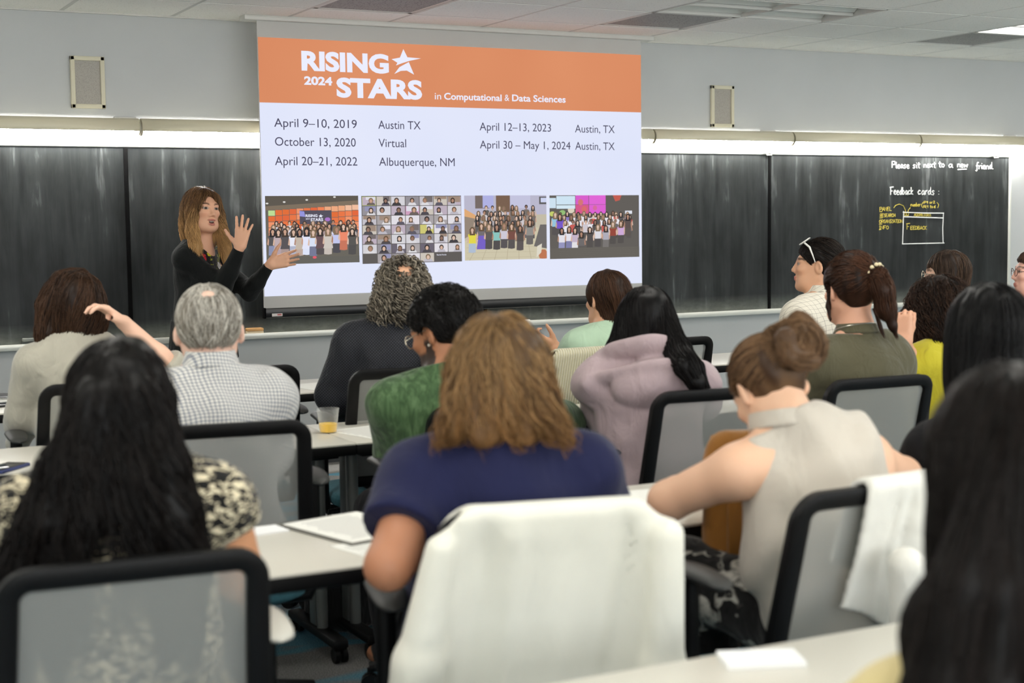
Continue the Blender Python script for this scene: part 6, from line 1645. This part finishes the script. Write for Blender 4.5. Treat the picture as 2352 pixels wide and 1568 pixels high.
sheet('white sheet on the table left of the mauve jacket', 1358, 952, -24)
sheet('white sheet on the front table left of the black dotted shirt', 738, 887, 10, False)
sheet('white sheet on the front table by the raised hand', 1262, 846, 12, False)
sheet('white sheet beside the elbow of the cream blouse', 1490, 1149, -10, False)
p = at_z(1474, 1178, TT)
t = thing('tablet', 'dark tablet near the table edge by the elbow of the cream blouse', 'tablet', (p[0], p[1], TT), R(-12))
MB().box((0, 0, 0.005), (0.17, 0.11, 0.009), 0.003).build('case', DARK, t); MB().box((0, 0, 0.0098), (0.155, 0.098, 0.0006)).build('glass_screen', plain('screen_off', (34, 34, 42), 0.1), t)
def phone(label, px, py, rz, mat):
    p = at_z(px, py, TT)
    t = thing('phone', label, 'phone', (p[0], p[1], TT), R(rz))
    MB().box((0, 0, 0.005), (0.078, 0.155, 0.010), 0.004).build('case', mat, t); MB().box((0, 0, 0.0105), (0.068, 0.145, 0.0008), 0.0003).build('glass_screen', MATS['screen_off'], t)
phone('phone in a blue case at the left edge of the table', 12, 1078, -40, plain('case_blue', (46, 58, 110), 0.4))
phone('black phone on the far left front table', 6, 932, -60, DARK)
p = at_z(45, 912, TT)
t = thing('notebook', 'black notebook on the far left front table', 'notebook', (p[0], p[1], TT), R(-20))
MB().box((0, 0, 0.004), (0.22, 0.16, 0.007)).build('pages', PAPER, t)
q = MB(); q.box((0, 0, 0.009), (0.23, 0.17, 0.003), 0.001); q.box((0, 0, 0.0012), (0.23, 0.17, 0.002)); q.build('cover', DARK, t)
sheet('white sheet beside the black notebook', 12, 916, 30, False)
# cup of juice
def clear(name, rgb=(235, 238, 238), a=0.05):
    m, nt, b = new_mat(name)
    tr = nd(nt, 'ShaderNodeBsdfTransparent'); mx = nd(nt, 'ShaderNodeMixShader')
    b.inputs['Base Color'].default_value = (*lin(rgb), 1); b.inputs['Roughness'].default_value = 0.12
    fr = nd(nt, 'ShaderNodeLayerWeight'); fr.inputs[0].default_value = 0.35
    fac = math_n(nt, 'ADD', math_n(nt, 'MULTIPLY', fr.outputs['Facing'], 0.28), a)
    nt.links.new(fac, mx.inputs[0]); nt.links.new(tr.outputs[0], mx.inputs[1]); nt.links.new(b.outputs[0], mx.inputs[2])
    nt.links.new(mx.outputs[0], nt.nodes['Material Output'].inputs[0]); return m
CLEAR = clear('clear_plastic')
p = at_z(754, 993, TT)
t = thing('plastic_cup', 'clear plastic cup with a little orange juice', 'cup', (p[0], p[1], TT))
MB().lathe([(0.0, 0.001), (0.029, 0.001), (0.0385, 0.080), (0.040, 0.082), (0.0392, 0.084), (0.0378, 0.080), (0.0285, 0.003), (0.0, 0.003)], n=32).build('cup_wall', CLEAR, t)
MB().lathe([(0.0, 0.0035), (0.0283, 0.0035), (0.0316, 0.032), (0.0, 0.032)], n=32).build('orange_juice', plain('juice', (255, 205, 6), 0.35), t)
p = at_y(981, 930, 4.95)
t = thing('water_bottle', 'clear water bottle with white cap behind the green sweater', 'bottle', (p[0], 4.95, TT)); t.scale = (1.08, 1.08, 1.10)
MB().lathe([(0.0, 0.001), (0.028, 0.001), (0.031, 0.006), (0.031, 0.05), (0.029, 0.06), (0.031, 0.07), (0.031, 0.125), (0.026, 0.150), (0.013, 0.172), (0.012, 0.185), (0.0, 0.186)], n=28).build('bottle_body', CLEAR, t)
MB().lathe([(0.0, 0.182), (0.0155, 0.182), (0.0155, 0.200), (0.014, 0.202), (0.0, 0.202)], n=24).build('cap', plain('cap_white', (236, 238, 240), 0.4), t)
MB().lathe([(0.0313, 0.075), (0.0313, 0.118)], n=28).build('label_band', plain('label_blue', (190, 206, 214), 0.5), t)

# ------------------------------------------------------------------ garments over chairs and bags
def drape(name, label, cat, ch, mat, w=0.50, front=0.16, back=0.42, t=0.014, flare=0.06, folds=0.010, seed=1, sleeves=(), extra=None, group=None, rib=None, h=0.007, neckdip=0.02, off=0.0, hemvar=0.02, creases=()):
    """cloth laid over the top rail of a chair back, in that chair's own axes"""
    root = thing(name, label, cat, tuple(ch.location), ch.rotation_euler.z, group)
    w1, w2 = wob(seed, 26, 6, (1, 1, 0.15)), wob(seed+4, 60, 6, (1, 1, 0.3)); w3 = wob(seed+8, 14, 4)
    zt = BACK_T+0.006
    def f(P):
        x = P[:, 0]-off; z = P[:, 2]
        dn = np.clip(zt-z, 0, 1)
        hw = w/2+flare*dn/0.4+0.008*w3(P)
        by = np.array([-0.215, 0]) ; yb = -0.235-0.085*(z-0.55)/0.38+0.015*np.sin((z-0.5)/0.43*3.14)
        yc = P[:, 1]-yb
        fold = folds*(w1(P)+0.4*w2(P))*np.clip(dn/0.10+0.15, 0, 1)
        for cx_, cw_, ca_ in creases: fold = fold+ca_*np.exp(-((x-cx_-0.02*np.sin(z*5+cx_*30))/cw_)**2)*np.clip(dn/0.05, 0, 1)
        # two sheets joined by a half-round over the rail
        r = 0.026+0.02*np.clip(dn/0.3, 0, 1)*0.4
        sheet_ = np.abs(np.sqrt(yc**2+(np.clip(z-(zt-0.020), 0, None))**2+1e-9)-r-fold*0.5-0.006*0)-t/2
        lim = np.where(yc > 0, (zt-front+hemvar*0.5*w3(P))-z, (zt-back+hemvar*w3(P))-z)
        d = np.maximum(sheet_, np.maximum(np.abs(x)-hw, lim))
        # shoulder slope at both ends
        sl = z-(zt+0.012-neckdip*np.clip((np.abs(x)-w*0.36)/(w*0.14), 0, None)**1.5)
        d = np.maximum(d, sl*0.7)
        for g in sleeves: d = smin(d, g(P)+folds*0.6*w1(P), 0.02)
        if extra is not None: d = smin(d, extra(P), 0.02)
        return d
    xs = w/2+flare*1.6+0.20
    V, F = polygonise(f, (-xs, -0.50, max(zt-max(back, front)-0.22, 0.2)), (xs, 0.12, zt+0.06), h)
    link('cloth', np_mesh('cloth', V, F), mat, root)
    return root
cloth('shirt_white', (226, 224, 212), 0.85, wr=0.4, wscale=9, var=0.02)
m = cloth('cardigan_cream', (222, 216, 184), 0.95, sheen=0.4); nt = m.node_tree; b = nt.nodes['Principled BSDF']
wv = nd(nt, 'ShaderNodeTexWave', wave_type='BANDS', bands_direction='X'); wv.inputs['Scale'].default_value = 28; nt.links.new(obj_coord(nt), wv.inputs['Vector'])
bump(nt, b, wv.outputs['Fac'], 0.8, 0.01)
nt.links.new(ramp(nt, wv.outputs['Fac'], [(0.0, lin((196, 190, 156))), (0.5, lin((228, 222, 192)))]), b.inputs['Base Color'])
cloth('coat_tan', (146, 98, 40), 0.75, var=0.12, wr=0.5); cloth('jacket_white', (224, 222, 214), 0.9, wr=0.5)
drape('white_shirt', 'white shirt draped over the chair back at the bottom centre', 'shirt', _chairs[1], MATS['shirt_white'], w=0.415, front=0.14, back=0.50, flare=0.012, folds=0.012, seed=3, neckdip=0.05, creases=((-0.135, 0.022, -0.024), (-0.09, 0.024, 0.020), (0.115, 0.020, -0.022), (0.16, 0.022, 0.018), (-0.19, 0.020, -0.018), (0.0, 0.05, 0.008)),
      sleeves=[cone((-0.212, -0.345, 0.88), (-0.245, -0.30, 0.66), 0.030, 0.045), cone((-0.245, -0.30, 0.66), (-0.285, -0.27, 0.36), 0.05, 0.06), cone((0.212, -0.345, 0.88), (0.222, -0.30, 0.62), 0.030, 0.04), cone((0.222, -0.30, 0.62), (0.232, -0.27, 0.40), 0.04, 0.045)])
drape('cream_cardigan', 'cream ribbed cardigan hung over a chair back in the front row', 'cardigan', _chairs[11], MATS['cardigan_cream'], w=0.425, front=0.12, back=0.42, flare=0.05, folds=0.003, seed=5, neckdip=0.06, hemvar=0.01,
      sleeves=[cone((-0.205, -0.320, 0.885), (-0.285, -0.29, 0.72), 0.026, 0.050), cone((-0.285, -0.29, 0.72), (-0.31, -0.26, 0.52), 0.052, 0.055)])
drape('white_jacket', 'white jacket hung on the right corner of the chair behind the cream blouse', 'jacket', _chairs[2], MATS['jacket_white'], w=0.25, off=0.075, front=0.20, back=0.32, flare=0.02, folds=0.016, seed=7, neckdip=0.0, hemvar=0.06, creases=((0.0, 0.012, -0.025), (0.05, 0.014, 0.02), (0.10, 0.012, -0.02), (-0.06, 0.012, -0.02)),
      sleeves=[cone((0.175, -0.355, 0.915), (0.225, -0.370, 0.66), 0.030, 0.052), cone((0.02, -0.375, 0.78), (0.035, -0.35, 0.56), 0.038, 0.026)])
# tan bag on the lap
bag = thing('tan_bag', 'tan soft bag held on the lap behind the bare arm of the cream blouse', 'bag', tuple(at_y(1712, 1300, 2.80)*np.array([1, 1, 0])+np.array([0, 0, 0.615])), R(-8))
bf = displaced(rbox((0, 0, 0.18), (0.100, 0.055, 0.175), 0.055), lambda P: wob(12, 20)(P)+0.6*wob(13, 45)(P), 0.007)
V, F = polygonise(bf, (-0.15, -0.10, -0.02), (0.15, 0.10, 0.42), 0.008); V[:, 2] = np.maximum(V[:, 2], 0.0)
link('bag_body', np_mesh('bag_body', V, F), MATS['coat_tan'], bag)
for sy in (-1, 1): MB().tube([(-0.06, sy*0.045, 0.33), (-0.05, sy*0.068, 0.30), (0.0, sy*0.070, 0.26), (0.05, sy*0.068, 0.30), (0.06, sy*0.045, 0.33)], 0.008, 8).build('handle', MATS['coat_tan'], bag)
MB().box((0, -0.054, 0.13), (0.15, 0.014, 0.14), 0.006).build('pocket', MATS['coat_tan'], bag)
# the pale pad of the nearest chair
for c_ in children(_chairs[0]):
    if c_.name.startswith('armrest_pad'):
        if sum(v.co.x for v in c_.data.vertices) > 0:
            c_.data = c_.data.copy(); c_.data.materials.clear(); c_.data.materials.append(plain('pad_pale', (200, 198, 188), 0.5)); c_['label'] = 'pale grey armrest pad'
# badge on its lanyard
nb_ = f10.nb; c_ = nb_+f10.sx*-0.095+f10.yy*0.165-f10.sp*0.245
o = MB().box(tuple(c_), (0.012, 0.075, 0.105), 0.003).build('name_badge', PAPER, f10.root); o['label'] = 'white name badge hanging from the neck'
# backpack under the table
p = at_z(790, 1486, 0.0)
bp = thing('backpack', 'black backpack on the floor under the table', 'backpack', (1.88, 4.96, 0), R(20))
cloth('pack_black', (16, 16, 18), 0.7)
pk = displaced(union([rbox((0, 0, 0.20), (0.15, 0.09, 0.20), 0.07), rbox((0, -0.10, 0.13), (0.115, 0.045, 0.11), 0.04)], 0.03), wob(3, 18), 0.005)
V, F = polygonise(pk, (-0.22, -0.2, -0.02), (0.22, 0.16, 0.46), 0.010); V[:, 2] = np.maximum(V[:, 2], 0.001); link('bag_body', np_mesh('bag_body', V, F), MATS['pack_black'], bp)
q = MB()
for sg in (-1, 1): q.tube([(sg*0.07, 0.09, 0.36), (sg*0.09, 0.15, 0.28), (sg*0.10, 0.15, 0.14), (sg*0.09, 0.09, 0.05)], 0.014, 8)
q.build('shoulder_strap', MATS['pack_black'], bp)
MB().tube([(-0.04, 0.03, 0.39), (-0.03, 0.03, 0.425), (0.03, 0.03, 0.425), (0.04, 0.03, 0.39)], 0.009, 8).build('handle', MATS['pack_black'], bp)
MB().tube([(-0.10, -0.135, 0.20), (0, -0.148, 0.215), (0.10, -0.135, 0.20)], 0.003, 6).build('zip', plain('zip_grey', (90, 90, 92), 0.4, 0.7), bp)
